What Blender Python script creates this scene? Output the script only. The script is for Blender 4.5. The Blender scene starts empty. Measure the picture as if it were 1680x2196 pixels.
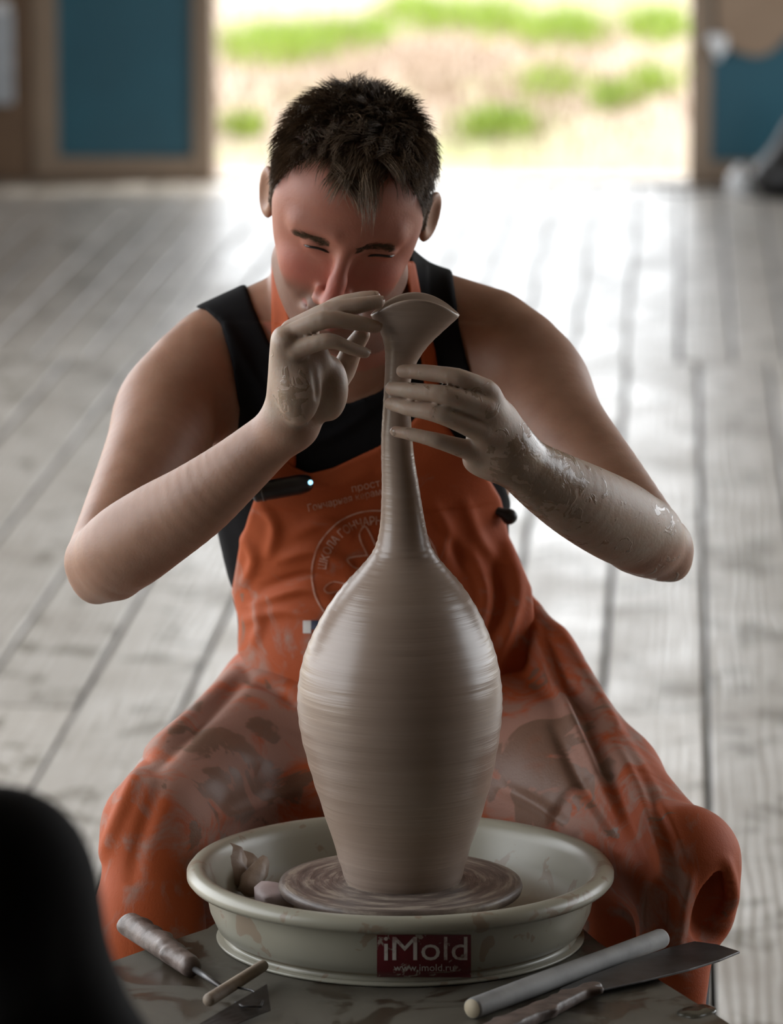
import bpy, bmesh, math, random
import numpy as np
from mathutils import Vector, Matrix
from mathutils.bvhtree import BVHTree

random.seed(7); rng = np.random.default_rng(7)
SC = bpy.context.scene
COL = SC.collection

# ------------------------------------------------------------------ camera, world, lights, exposure
FPX = 10000.0                      # focal length in pixels of the 1680 x 2196 frame
PITCH = math.atan(1822 / FPX)      # horizon 1822 px above the middle of the picture
CAMZ = 1.70
cam = bpy.data.cameras.new('camera'); camo = bpy.data.objects.new('camera', cam); COL.objects.link(camo)
camo.location = (0, 0, CAMZ); camo.rotation_euler = (math.pi / 2 - PITCH, 0, 0)
cam.sensor_fit = 'HORIZONTAL'; cam.sensor_width = 36; cam.lens = FPX / 1680 * 36
cam.clip_end = 300; cam.clip_start = 0.05
cam.dof.use_dof = True; cam.dof.focus_distance = 4.50; cam.dof.aperture_fstop = 7.5
SC.camera = camo
SC.view_settings.view_transform = 'Standard'; SC.view_settings.look = 'None'
SC.view_settings.gamma = 1; SC.view_settings.use_curve_mapping = False
SC.view_settings.exposure = -0.1

world = bpy.data.worlds.new('overcast_sky'); SC.world = world; world.use_nodes = True
wn = world.node_tree; wn.nodes.clear()
w_out = wn.nodes.new('ShaderNodeOutputWorld'); w_bg = wn.nodes.new('ShaderNodeBackground')
w_bg.inputs['Color'].default_value = (0.93, 0.965, 1.0, 1); w_bg.inputs['Strength'].default_value = 5.2
wn.links.new(w_bg.outputs[0], w_out.inputs[0])

sun = bpy.data.lights.new('sun_offscreen', 'SUN'); sun.energy = 6.0; sun.angle = math.radians(8); sun.color = (1, 0.95, 0.86)
suno = bpy.data.objects.new('sun_offscreen', sun); COL.objects.link(suno)
suno.rotation_euler = (math.radians(-8), math.radians(27), 0)

PSI = math.atan(620 / math.hypot(1822, FPX))      # the room is turned 3.5 degrees to the view
WALLV = 15.40; HALF = 3.2; HL = 2.6; ROOMH = 3.0; BACKV = -2.5
def RM(u, v, z=0.0):                              # room coordinates -> world
    c, s = math.cos(PSI), math.sin(PSI)
    return Vector((u * c + v * s, -u * s + v * c, z))
DOOR_U = (-1.53, 0.045); DOOR_H = 2.45
WIN_L = (2.8, 11.4); WIN_R = (4.8, 13.6); WIN_Z = (0.95, 2.75); SILL = {-1: .10, 1: .40}    # long open windows in both side walls
def portal(name, loc, sx, sy, rot):
    l = bpy.data.lights.new(name, 'AREA'); l.shape = 'RECTANGLE'; l.size = sx; l.size_y = sy
    l.cycles.is_portal = True
    o = bpy.data.objects.new(name, l); COL.objects.link(o); o.location = loc; o.rotation_euler = rot
portal('window_left_offscreen', RM(-HL - .02, sum(WIN_L) / 2, (WIN_Z[1] + SILL[-1]) / 2), WIN_Z[1] - SILL[-1], WIN_L[1] - WIN_L[0], (0, -math.pi / 2, -PSI))
portal('window_right_offscreen', RM(HALF + .02, sum(WIN_R) / 2, (WIN_Z[1] + SILL[1]) / 2), WIN_Z[1] - SILL[1], WIN_R[1] - WIN_R[0], (0, math.pi / 2, -PSI))
portal('doorway_daylight', RM(sum(DOOR_U) / 2, WALLV + .1, DOOR_H / 2), DOOR_U[1] - DOOR_U[0], DOOR_H, (-math.pi / 2, 0, -PSI))

# ------------------------------------------------------------------ photo pixel -> world helpers
cp, sp = math.cos(PITCH), math.sin(PITCH)
def RAY(px, py):
    a, b = (px - 840) / FPX, -(py - 1098) / FPX
    return Vector((a, cp + b * sp, -sp + b * cp))
def W(px, py, Y):
    d = RAY(px, py); t = Y / d.y
    return Vector((d.x * t, Y, CAMZ + d.z * t))
def ONZ(px, py, z):
    d = RAY(px, py); t = (z - CAMZ) / d.z
    return Vector((d.x * t, d.y * t, z))
def ONWALL(px, py, v=WALLV):
    d = RAY(px, py); n = Vector((math.sin(PSI), math.cos(PSI), 0)); t = v / d.dot(n)
    p = Vector((0, 0, CAMZ)) + d * t
    return p.x * math.cos(PSI) - p.y * math.sin(PSI), p.z      # (u, z)
def PROJ(P):
    P = np.asarray(P, dtype=np.float32)
    dy, dz = P[..., 1], P[..., 2] - CAMZ
    dep = dy * cp - dz * sp; up = dy * sp + dz * cp
    return 840 + FPX * P[..., 0] / dep, 1098 - FPX * up / dep

# ------------------------------------------------------------------ materials
def newmat(name):
    m = bpy.data.materials.new(name); m.use_nodes = True
    nt = m.node_tree; b = nt.nodes['Principled BSDF']
    return m, nt, b
def N(nt, t, **kw):
    n = nt.nodes.new(t)
    for k, v in kw.items(): setattr(n, k, v)
    return n
def noise(nt, scale, detail=4, rough=.55, vec=None, stretch=None, coord='Object', dist=0.0):
    tc = N(nt, 'ShaderNodeTexCoord'); src = tc.outputs[coord] if vec is None else vec
    if stretch:
        mp = N(nt, 'ShaderNodeMapping'); mp.inputs['Scale'].default_value = stretch
        nt.links.new(src, mp.inputs[0]); src = mp.outputs[0]
    n = N(nt, 'ShaderNodeTexNoise'); n.inputs['Scale'].default_value = scale; n.inputs['Detail'].default_value = detail
    n.inputs['Roughness'].default_value = rough; n.inputs['Distortion'].default_value = dist
    nt.links.new(src, n.inputs['Vector'])
    return n
def ramp(nt, fac, stops):
    r = N(nt, 'ShaderNodeValToRGB'); el = r.color_ramp.elements
    while len(el) > 1: el.remove(el[-1])
    el[0].position = stops[0][0]; el[0].color = (*stops[0][1], 1)
    for p, c in stops[1:]:
        e = el.new(p); e.color = (*c, 1)
    nt.links.new(fac, r.inputs[0]); return r
def g(v): return (v, v, v)
def mixc(nt, fac, a, b, typ='MIX'):
    m = N(nt, 'ShaderNodeMix', data_type='RGBA', blend_type=typ)
    for i, s in ((0, fac), (6, a), (7, b)):
        if isinstance(s, (int, float)): m.inputs[i].default_value = s
        elif isinstance(s, tuple): m.inputs[i].default_value = (*s, 1)
        else: nt.links.new(s, m.inputs[i])
    return m.outputs[2]
def math_(nt, op, a, b=None, clamp=False):
    m = N(nt, 'ShaderNodeMath', operation=op, use_clamp=clamp)
    for i, s in ((0, a), (1, b)):
        if s is None: continue
        if isinstance(s, (int, float)): m.inputs[i].default_value = s
        else: nt.links.new(s, m.inputs[i])
    return m.outputs[0]
def bump(nt, b, h, strength=.3, dist=.002):
    n = N(nt, 'ShaderNodeBump'); n.inputs['Strength'].default_value = strength; n.inputs['Distance'].default_value = dist
    nt.links.new(h, n.inputs['Height']); nt.links.new(n.outputs[0], b.inputs['Normal'])
def attr(nt, name):
    a = N(nt, 'ShaderNodeAttribute'); a.attribute_name = name; return a.outputs['Fac']
def simple(name, c1, c2=None, scale=20, rough=.6, bmp=0, metal=0, stretch=None, lo=.35, hi=.65, spec=.5):
    m, nt, b = newmat(name)
    c2 = c2 or tuple(x * .75 for x in c1)
    n = noise(nt, scale, stretch=stretch)
    r = ramp(nt, n.outputs[0], [(lo, c2), (hi, c1)])
    nt.links.new(r.outputs[0], b.inputs['Base Color'])
    b.inputs['Roughness'].default_value = rough; b.inputs['Metallic'].default_value = metal
    b.inputs['Specular IOR Level'].default_value = spec
    if bmp: bump(nt, b, n.outputs[0], bmp, .003)
    return m

MAT = {}
# weathered floor boards
m, nt, b = newmat('weathered_board')
oi = N(nt, 'ShaderNodeObjectInfo'); tc = N(nt, 'ShaderNodeTexCoord')
off = N(nt, 'ShaderNodeVectorMath', operation='MULTIPLY_ADD'); comb = N(nt, 'ShaderNodeCombineXYZ')
for i in range(3): nt.links.new(oi.outputs['Random'], comb.inputs[i])
nt.links.new(comb.outputs[0], off.inputs[0]); off.inputs[1].default_value = (31, 57, 13); nt.links.new(tc.outputs['Object'], off.inputs[2])
mp = N(nt, 'ShaderNodeMapping'); mp.inputs['Scale'].default_value = (1, .10, 1); nt.links.new(off.outputs[0], mp.inputs[0])
wv = N(nt, 'ShaderNodeTexWave', wave_type='BANDS', bands_direction='X'); wv.inputs['Scale'].default_value = 17; wv.inputs['Distortion'].default_value = 9
wv.inputs['Detail'].default_value = 3; wv.inputs['Detail Scale'].default_value = .9; nt.links.new(mp.outputs[0], wv.inputs[0])
n1 = noise(nt, 3.2, vec=off.outputs[0], stretch=(1.6, 1.0, 1), detail=5)
n2 = noise(nt, 7.0, vec=off.outputs[0], stretch=(1.6, 1.3, 1), detail=4, dist=.8)
n3 = noise(nt, 60, vec=off.outputs[0], stretch=(1, .06, 1))
c0 = ramp(nt, n1.outputs[0], [(.3, (.34, .315, .285)), (.5, (.45, .43, .40)), (.72, (.56, .54, .51))])
c1 = mixc(nt, math_(nt, 'MULTIPLY', wv.outputs[1], .55), c0.outputs[0], (.24, .21, .175))
k = ramp(nt, n2.outputs[0], [(.54, g(0)), (.64, g(1))])
c2 = mixc(nt, math_(nt, 'MULTIPLY', k.outputs[0], .8), c1, (.13, .115, .085))
tone = ramp(nt, oi.outputs['Random'], [(0, (.78, .76, .74)), (1, (1.06, 1.04, 1.02))])
c3 = mixc(nt, 1.0, c2, tone.outputs[0], 'MULTIPLY')
nt.links.new(c3, b.inputs['Base Color']); b.inputs['Roughness'].default_value = .46
b.inputs['Specular IOR Level'].default_value = .55
rr = ramp(nt, n1.outputs[0], [(.3, g(.46)), (.7, g(.30))]); nt.links.new(rr.outputs[0], b.inputs['Roughness'])
bump(nt, b, math_(nt, 'ADD', wv.outputs[1], n3.outputs[0]), .25, .002)
MAT['board'] = m

MAT['under'] = simple('dark_subfloor', (.05, .045, .04), rough=.9)
MAT['wallwood'] = simple('brown_wall_boards', (.17, .105, .06), (.10, .06, .035), 14, .6, .2, stretch=(6, 6, .5))
MAT['framewood'] = simple('tan_painted_wood', (.25, .185, .13), (.21, .155, .108), 12, .5, .1, stretch=(5, 5, .6))
MAT['teal'] = simple('teal_blue_paint', (.009, .085, .125), (.007, .072, .107), 5, .45)
MAT['ceil'] = simple('pale_ceiling_boards', (.40, .36, .31), rough=.8)
MAT['dark'] = simple('black_plastic', (.012, .012, .013), rough=.35)
MAT['white'] = simple('white_plastic', (.75, .78, .80), (.68, .7, .72), 8, .4)
MAT['pale'] = simple('pale_blue_grey_board', (.42, .46, .50), rough=.5)
MAT['tancloth'] = simple('tan_cloth', (.30, .215, .15), (.27, .19, .13), 7, .85)
MAT['stone'] = simple('pale_threshold_stone', (.36, .33, .29), rough=.6)
# meadow
m, nt, b = newmat('dry_meadow')
n1 = noise(nt, .55, detail=6); n2 = noise(nt, 14, detail=4)
r1 = ramp(nt, n1.outputs[0], [(.35, (.25, .18, .125)), (.5, (.27, .205, .15)), (.62, (.19, .21, .065)), (.75, (.135, .205, .025))])
c = mixc(nt, math_(nt, 'MULTIPLY', n2.outputs[0], .5), r1.outputs[0], (.28, .225, .18))
nt.links.new(c, b.inputs['Base Color']); b.inputs['Roughness'].default_value = .95
MAT['meadow'] = m
MAT['grass'] = simple('fresh_grass', (.22, .30, .02), (.17, .26, .016), 3, .6)
MAT['straw'] = simple('dry_straw', (.34, .255, .185), (.29, .21, .15), 3, .8)

# wet clay of the vase
m, nt, b = newmat('wet_clay')
tc = N(nt, 'ShaderNodeTexCoord')
n1 = noise(nt, 1.0, stretch=(4, 4, 95), detail=3); n2 = noise(nt, 9, detail=3); n3 = noise(nt, 1.0, stretch=(9, 9, 330), detail=2)
c = ramp(nt, n1.outputs[0], [(.3, (.262, .193, .152)), (.55, (.284, .211, .167)), (.75, (.31, .236, .19))])
c = mixc(nt, math_(nt, 'MULTIPLY', n2.outputs[0], .08), c.outputs[0], (.235, .178, .135))
nt.links.new(c, b.inputs['Base Color'])
r = ramp(nt, n2.outputs[0], [(.35, g(.29)), (.65, g(.35))]); nt.links.new(r.outputs[0], b.inputs['Roughness'])
bump(nt, b, math_(nt, 'ADD', n1.outputs[0], math_(nt, 'MULTIPLY', n3.outputs[0], .6)), .45, .0012)
b.inputs['Specular IOR Level'].default_value = .6
MAT['clay'] = m
MAT['lump'] = simple('clay_scrap', (.34, .26, .20), (.22, .16, .12), 40, .45, .5)
MAT['pinkclay'] = simple('pale_clay_scrap', (.42, .34, .33), (.36, .28, .27), 40, .5, .3)
# wheel head
m, nt, b = newmat('clay_smeared_wheel_head')
tc = N(nt, 'ShaderNodeTexCoord'); sep = N(nt, 'ShaderNodeSeparateXYZ'); nt.links.new(tc.outputs['Object'], sep.inputs[0])
rad = math_(nt, 'POWER', math_(nt, 'ADD', math_(nt, 'POWER', sep.outputs[0], 2), math_(nt, 'POWER', sep.outputs[1], 2)), .5)
ang = math_(nt, 'ARCTAN2', sep.outputs[1], sep.outputs[0])
cmb = N(nt, 'ShaderNodeCombineXYZ'); nt.links.new(math_(nt, 'MULTIPLY', rad, 75), cmb.inputs[0]); nt.links.new(math_(nt, 'MULTIPLY', ang, 1.1), cmb.inputs[1])
n1 = noise(nt, 1.4, vec=cmb.outputs[0], detail=6, rough=.65)
r = ramp(nt, n1.outputs[0], [(.35, (.075, .055, .045)), (.5, (.14, .105, .088)), (.62, (.30, .25, .20)), (.75, (.16, .122, .095))])
nt.links.new(r.outputs[0], b.inputs['Base Color']); b.inputs['Roughness'].default_value = .45
bump(nt, b, n1.outputs[0], .5, .003)
MAT['head'] = m
# splash pan
m, nt, b = newmat('cream_plastic_with_clay_spots')
n1 = noise(nt, 30, detail=3, dist=.6); n2 = noise(nt, 5)
k = ramp(nt, n1.outputs[0], [(.595, g(0)), (.62, g(1))])
base = ramp(nt, n2.outputs[0], [(.3, (.285, .27, .213)), (.7, (.335, .318, .252))])
c = mixc(nt, math_(nt, 'MULTIPLY', k.outputs[0], .8), base.outputs[0], (.235, .175, .125))
tc = N(nt, 'ShaderNodeTexCoord')
slip = attr(nt, 'slip'); n4 = noise(nt, 22, detail=4)
sl = math_(nt, 'MULTIPLY', slip, math_(nt, 'ADD', n4.outputs[0], .35), clamp=True)
c = mixc(nt, sl, c, (.20, .15, .095))
nt.links.new(c, b.inputs['Base Color']); rg = mixc(nt, slip, g(.33), g(.75)); nt.links.new(rg, b.inputs['Roughness'])
MAT['pan'] = m
# red sticker, worn
m, nt, b = newmat('worn_red_sticker')
n1 = noise(nt, 70, detail=5, rough=.65, dist=1.0); k = ramp(nt, n1.outputs[0], [(.60, g(0)), (.64, g(1))])
c = mixc(nt, k.outputs[0], (.14, .014, .02), (.40, .34, .29)); nt.links.new(c, b.inputs['Base Color']); b.inputs['Roughness'].default_value = .4
MAT['sticker'] = m
MAT['stickertext'] = simple('sticker_white_print', (.62, .58, .53), (.40, .28, .26), 90, .4, lo=.36, hi=.46)
# wheel deck
m, nt, b = newmat('muddy_deck')
n1 = noise(nt, 13, detail=4, dist=.8); n2 = noise(nt, 30)
c = ramp(nt, n1.outputs[0], [(.35, (.095, .085, .064)), (.52, (.08, .07, .052)), (.57, (.045, .034, .023)), (.8, (.055, .04, .026))])
nt.links.new(c.outputs[0], b.inputs['Base Color'])
r = ramp(nt, n1.outputs[0], [(.5, g(.6)), (.58, g(.28))]); nt.links.new(r.outputs[0], b.inputs['Roughness']); bump(nt, b, n2.outputs[0], .15, .002)
MAT['deck'] = m
MAT['metal'] = simple('grey_steel', (.11, .11, .113), (.065, .06, .058), 30, .4, .2, metal=.7)
MAT['greyframe'] = simple('grey_painted_steel', (.2, .2, .2), rough=.5)
MAT['dowel'] = simple('weathered_dowel', (.29, .29, .285), (.21, .21, .21), 25, .7, .2, stretch=(1, 1, 1))
MAT['dowelend'] = simple('cut_dowel_end', (.40, .34, .24), (.34, .28, .19), 60, .7)
MAT['muddy'] = simple('mud_caked_handle', (.14, .10, .083), (.065, .045, .036), 45, .5, .7)
MAT['stick'] = simple('small_stick', (.30, .24, .18), (.2, .15, .11), 40, .6, .3)
MAT['water'] = None
m, nt, b = newmat('water'); b.inputs['Base Color'].default_value = (.6, .6, .55, 1); b.inputs['Roughness'].default_value = .03
b.inputs['Transmission Weight'].default_value = 1; b.inputs['IOR'].default_value = 1.33; MAT['water'] = m

# skin: tone comes with vertex weights (clay coat, flush, stubble, scalp)
m, nt, b = newmat('skin')
n1 = noise(nt, 26, detail=4); n2 = noise(nt, 330, detail=2); n3 = noise(nt, 48, detail=4, dist=1.6); n5 = noise(nt, 60, detail=3)
tone = ramp(nt, n1.outputs[0], [(.28, (.245, .118, .072)), (.5, (.295, .150, .094)), (.72, (.325, .175, .115))])
c = mixc(nt, math_(nt, 'MULTIPLY', attr(nt, 'flush'), .85, True), tone.outputs[0], (.40, .11, .078))
c = mixc(nt, attr(nt, 'stubble'), c, (.12, .080, .058))
c = mixc(nt, attr(nt, 'scalp'), c, (.06, .043, .03))
c = mixc(nt, attr(nt, 'lip'), c, (.42, .12, .11))
dry = attr(nt, 'dryclay')
c = mixc(nt, math_(nt, 'MULTIPLY', dry, math_(nt, 'ADD', n5.outputs[0], .35), True), c, (.35, .27, .21))
wet = attr(nt, 'wetclay')
wk = ramp(nt, math_(nt, 'ADD', n3.outputs[0], math_(nt, 'MULTIPLY', math_(nt, 'SUBTRACT', wet, .5), .6)), [(.53, g(0)), (.57, g(1))])
wk2 = math_(nt, 'MULTIPLY', wk.outputs[0], math_(nt, 'GREATER_THAN', wet, .02))
c = mixc(nt, math_(nt, 'MULTIPLY', wk2, .9), c, (.235, .165, .115))
nt.links.new(c, b.inputs['Base Color'])
rgh = mixc(nt, wk2, g(.52), g(.27)); nt.links.new(rgh, b.inputs['Roughness'])
b.inputs['Subsurface Weight'].default_value = .30; b.inputs['Subsurface Radius'].default_value = (1, .3, .15); b.inputs['Subsurface Scale'].default_value = .008
bump(nt, b, math_(nt, 'ADD', math_(nt, 'ADD', math_(nt, 'MULTIPLY', n2.outputs[0], .35), math_(nt, 'MULTIPLY', n5.outputs[0], .5)), math_(nt, 'MULTIPLY', wk2, n3.outputs[0])), .35, .0018)
MAT['skin'] = m
m, nt, b = newmat('brown_hair')
oi = attr(nt, 'hairtone'); r = ramp(nt, oi, [(0, (.045, .029, .018)), (.6, (.13, .085, .052)), (1, (.29, .195, .12))])
nt.links.new(r.outputs[0], b.inputs['Base Color']); b.inputs['Roughness'].default_value = .48
b.inputs['Specular IOR Level'].default_value = .3
MAT['hair'] = m
MAT['eye'] = simple('dark_eye', (.02, .014, .012), rough=.2)
MAT['nail'] = simple('clay_stained_nail', (.45, .33, .26), (.38, .27, .21), 60, .3)
m, nt, b = newmat('black_jersey')
n1 = noise(nt, 9); n2 = noise(nt, 900, detail=1)
r = ramp(nt, n1.outputs[0], [(.3, (.0045, .0042, .005)), (.7, (.008, .0076, .0085))]); nt.links.new(r.outputs[0], b.inputs['Base Color'])
b.inputs['Roughness'].default_value = .85; b.inputs['Specular IOR Level'].default_value = .12; bump(nt, b, n2.outputs[0], .2, .001)
MAT['jersey'] = m
# orange apron with dried and wet clay
m, nt, b = newmat('orange_apron_cloth')
n1 = noise(nt, 7, detail=5); n2 = noise(nt, 20, detail=6, rough=.62, dist=.8); n3 = noise(nt, 600, detail=1); n4 = noise(nt, 11, detail=4, dist=1.2)
base = ramp(nt, n1.outputs[0], [(.3, (.30, .058, .015)), (.7, (.38, .080, .022))])
mud = attr(nt, 'mud')
kd = ramp(nt, math_(nt, 'ADD', n2.outputs[0], math_(nt, 'MULTIPLY', math_(nt, 'SUBTRACT', mud, .5), .42)), [(.46, g(0)), (.62, g(1))])
c = mixc(nt, math_(nt, 'MULTIPLY', kd.outputs[0], .82), base.outputs[0], (.27, .165, .13))
kw = ramp(nt, math_(nt, 'ADD', n4.outputs[0], math_(nt, 'MULTIPLY', math_(nt, 'SUBTRACT', mud, .5), .34)), [(.62, g(0)), (.645, g(1))])
c = mixc(nt, math_(nt, 'MULTIPLY', kw.outputs[0], .8), c, (.14, .082, .055))
nt.links.new(c, b.inputs['Base Color'])
rg = mixc(nt, kw.outputs[0], g(.68), g(.45)); nt.links.new(rg, b.inputs['Roughness']); b.inputs['Specular IOR Level'].default_value = .22
bump(nt, b, math_(nt, 'ADD', n2.outputs[0], math_(nt, 'MULTIPLY', n3.outputs[0], .25)), .35, .003)
MAT['apron'] = m
MAT['strap'] = simple('orange_webbing', (.37, .072, .018), (.31, .06, .015), 40, .7, spec=.2)
MAT['print'] = simple('faded_apron_print', (.56, .33, .25), (.40, .15, .08), 55, .6, lo=.38, hi=.52)
MAT['tagwhite'] = simple('white_tag', (.6, .58, .55), rough=.6)
MAT['tagblue'] = simple('dark_blue_tag', (.03, .04, .08), rough=.5)
MAT['trouser'] = simple('dark_trousers', (.03, .032, .04), rough=.8)
MAT['shoe'] = simple('dark_shoe', (.04, .035, .03), rough=.6)
MAT['stoolwood'] = simple('stool_wood', (.25, .17, .10), (.19, .125, .07), 14, .55, .1, stretch=(1, 8, 1))
m, nt, b = newmat('blue_led'); b.inputs['Base Color'].default_value = (.1, .4, .8, 1); b.inputs['Emission Color'].default_value = (.35, .75, 1, 1); b.inputs['Emission Strength'].default_value = 2.5
MAT['led'] = m

# ------------------------------------------------------------------ object helpers
def tag(o, label=None, cat=None, group=None, kind=None):
    if label: o['label'] = label
    if cat: o['category'] = cat
    if group: o['group'] = group
    if kind: o['kind'] = kind
    return o
def empty(name, loc=(0, 0, 0), parent=None):
    o = bpy.data.objects.new(name, None); COL.objects.link(o); o.location = loc; o.empty_display_size = .05
    if parent: o.parent = parent
    return o
def link(name, me, mat, parent=None, smooth=True):
    o = bpy.data.objects.new(name, me); COL.objects.link(o)
    if mat is not None: me.materials.append(MAT[mat] if isinstance(mat, str) else mat)
    if smooth: me.polygons.foreach_set('use_smooth', np.ones(len(me.polygons), dtype=bool))
    if parent is not None:
        o.parent = parent; o.matrix_parent_inverse = parent_inv(parent)
    return o
def world_of(p):
    B = Matrix.Translation(p.location) @ p.rotation_euler.to_matrix().to_4x4()
    return world_of(p.parent) @ p.matrix_parent_inverse @ B if p.parent else B
def parent_inv(p): return world_of(p).inverted()
def mesh_np(name, V, F):
    me = bpy.data.meshes.new(name)
    V = np.asarray(V, dtype=np.float32); F = np.asarray(F, dtype=np.int32)
    n, k = F.shape
    me.vertices.add(len(V)); me.vertices.foreach_set('co', V.ravel())
    me.loops.add(n * k); me.loops.foreach_set('vertex_index', F.ravel())
    me.polygons.add(n); me.polygons.foreach_set('loop_start', np.arange(0, n * k, k, dtype=np.int32))
    me.update(calc_edges=True); me.validate()
    return me
def fattr(me, name, arr):
    a = me.attributes.new(name, 'FLOAT', 'POINT'); a.data.foreach_set('value', np.asarray(arr, dtype=np.float32))
def boxbm(bm, c, s, M_=None, bev=0.0):
    r = bmesh.ops.create_cube(bm, size=1, matrix=(M_ or Matrix()) @ Matrix.Translation(c) @ Matrix.Diagonal((*s, 1)))
    if bev:
        es = list({e for v in r['verts'] for e in v.link_edges})
        bmesh.ops.bevel(bm, geom=es, offset=bev, segments=2, affect='EDGES', profile=.5)
def bm_obj(name, bm, mat, parent=None, smooth=False):
    me = bpy.data.meshes.new(name); bm.to_mesh(me); bm.free()
    return link(name, me, mat, parent, smooth)
RMAT = Matrix.Rotation(-PSI, 4, 'Z')            # room frame
def rbox(name, u, v, z, mat, parent=None, bev=.004):
    bm = bmesh.new(); boxbm(bm, ((u[0] + u[1]) / 2, (v[0] + v[1]) / 2, (z[0] + z[1]) / 2), (u[1] - u[0], v[1] - v[0], z[1] - z[0]), RMAT, bev)
    return bm_obj(name, bm, mat, parent)
def lathe(prof, seg=96, cx=0, cy=0, close=False):
    V, F = [], []
    n = len(prof)
    for (r, z) in prof:
        for j in range(seg):
            a = 2 * math.pi * j / seg; V.append((cx + r * math.cos(a), cy + r * math.sin(a), z))
    for i in range(n - 1):
        for j in range(seg):
            j2 = (j + 1) % seg; F.append((i * seg + j, i * seg + j2, (i + 1) * seg + j2, (i + 1) * seg + j))
    return V, F
def tube(pts, rad, seg=10, cap=True, sq=None):
    pts = [Vector(p) for p in pts]; n = len(pts); rad = rad if hasattr(rad, '__len__') else [rad] * n
    V, F = [], []; up = Vector((0, 0, 1)); prev = None
    for i, p in enumerate(pts):
        t = (pts[min(i + 1, n - 1)] - pts[max(i - 1, 0)]).normalized()
        if prev is None:
            a = t.cross(up)
            if a.length < .05: a = t.cross(Vector((1, 0, 0)))
            a.normalize()
        else: a = (prev - t * prev.dot(t)).normalized()
        prev = a; b_ = t.cross(a)
        for j in range(seg):
            th = 2 * math.pi * j / seg
            V.append(p + (a * math.cos(th) + b_ * math.sin(th) * (sq or 1)) * rad[i])
    for i in range(n - 1):
        for j in range(seg): F.append((i * seg + j, i * seg + (j + 1) % seg, (i + 1) * seg + (j + 1) % seg, (i + 1) * seg + j))
    bmv = [tuple(v) for v in V]
    me = bpy.data.meshes.new('tube')
    faces = list(F)
    if cap: faces += [tuple(reversed(range(seg))), tuple(range((n - 1) * seg, n * seg))]
    me.from_pydata(bmv, [], faces); me.update(); return me
def spline(pts, n=24):                            # Catmull-Rom through points (any dimension)
    P = [np.array(p, dtype=float) for p in pts]; P = [2 * P[0] - P[1]] + P + [2 * P[-1] - P[-2]]
    out = []; m_ = len(P) - 3
    for q in range(n):
        s = q / (n - 1) * m_; i = min(int(s), m_ - 1); t = s - i
        p0, p1, p2, p3 = P[i:i + 4]
        out.append(.5 * (2 * p1 + (p2 - p0) * t + (2 * p0 - 5 * p1 + 4 * p2 - p3) * t * t + (3 * p1 - p0 - 3 * p2 + p3) * t ** 3))
    return out

# ------------------------------------------------------------------ implicit surfaces (smooth unions of tapered limbs and ellipsoids)
def cone(a, b, ra, rb): return ('c', np.array(a, dtype=np.float32), np.array(b, dtype=np.float32), ra, rb)
def ell(c, r, R=None): return ('e', np.array(c, dtype=np.float32), np.array(r, dtype=np.float32), None if R is None else np.array(R, dtype=np.float32))
def bbox(p):
    if p[0] == 'c': m_ = max(p[3], p[4]); return np.minimum(p[1], p[2]) - m_, np.maximum(p[1], p[2]) + m_
    m_ = p[2].max() if p[3] is not None else p[2]
    return p[1] - m_, p[1] + m_
def pdist(p, X, Y, Z):
    if p[0] == 'c':
        a, b_ = p[1], p[2]; d = b_ - a; L = max(float(d @ d), 1e-9)
        x, y, z = X - a[0], Y - a[1], Z - a[2]
        t = np.clip((x * d[0] + y * d[1] + z * d[2]) / L, 0, 1)
        return np.sqrt((x - t * d[0]) ** 2 + (y - t * d[1]) ** 2 + (z - t * d[2]) ** 2) - (p[3] + t * (p[4] - p[3]))
    x, y, z = X - p[1][0], Y - p[1][1], Z - p[1][2]
    if p[3] is not None:
        R = p[3]; x, y, z = (R[0, 0] * x + R[0, 1] * y + R[0, 2] * z, R[1, 0] * x + R[1, 1] * y + R[1, 2] * z, R[2, 0] * x + R[2, 1] * y + R[2, 2] * z)
    r = p[2]
    k0 = np.sqrt((x / r[0]) ** 2 + (y / r[1]) ** 2 + (z / r[2]) ** 2); k1 = np.sqrt((x / r[0] ** 2) ** 2 + (y / r[1] ** 2) ** 2 + (z / r[2] ** 2) ** 2)
    return k0 * (k0 - 1) / np.maximum(k1, 1e-6)
def smin(a, b_, k):
    if k <= 0: return np.minimum(a, b_)
    h = np.maximum(k - np.abs(a - b_), 0) / k
    return np.minimum(a, b_) - h * h * k * .25
def smax(a, b_, k): return -smin(-a, -b_, k)
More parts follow.
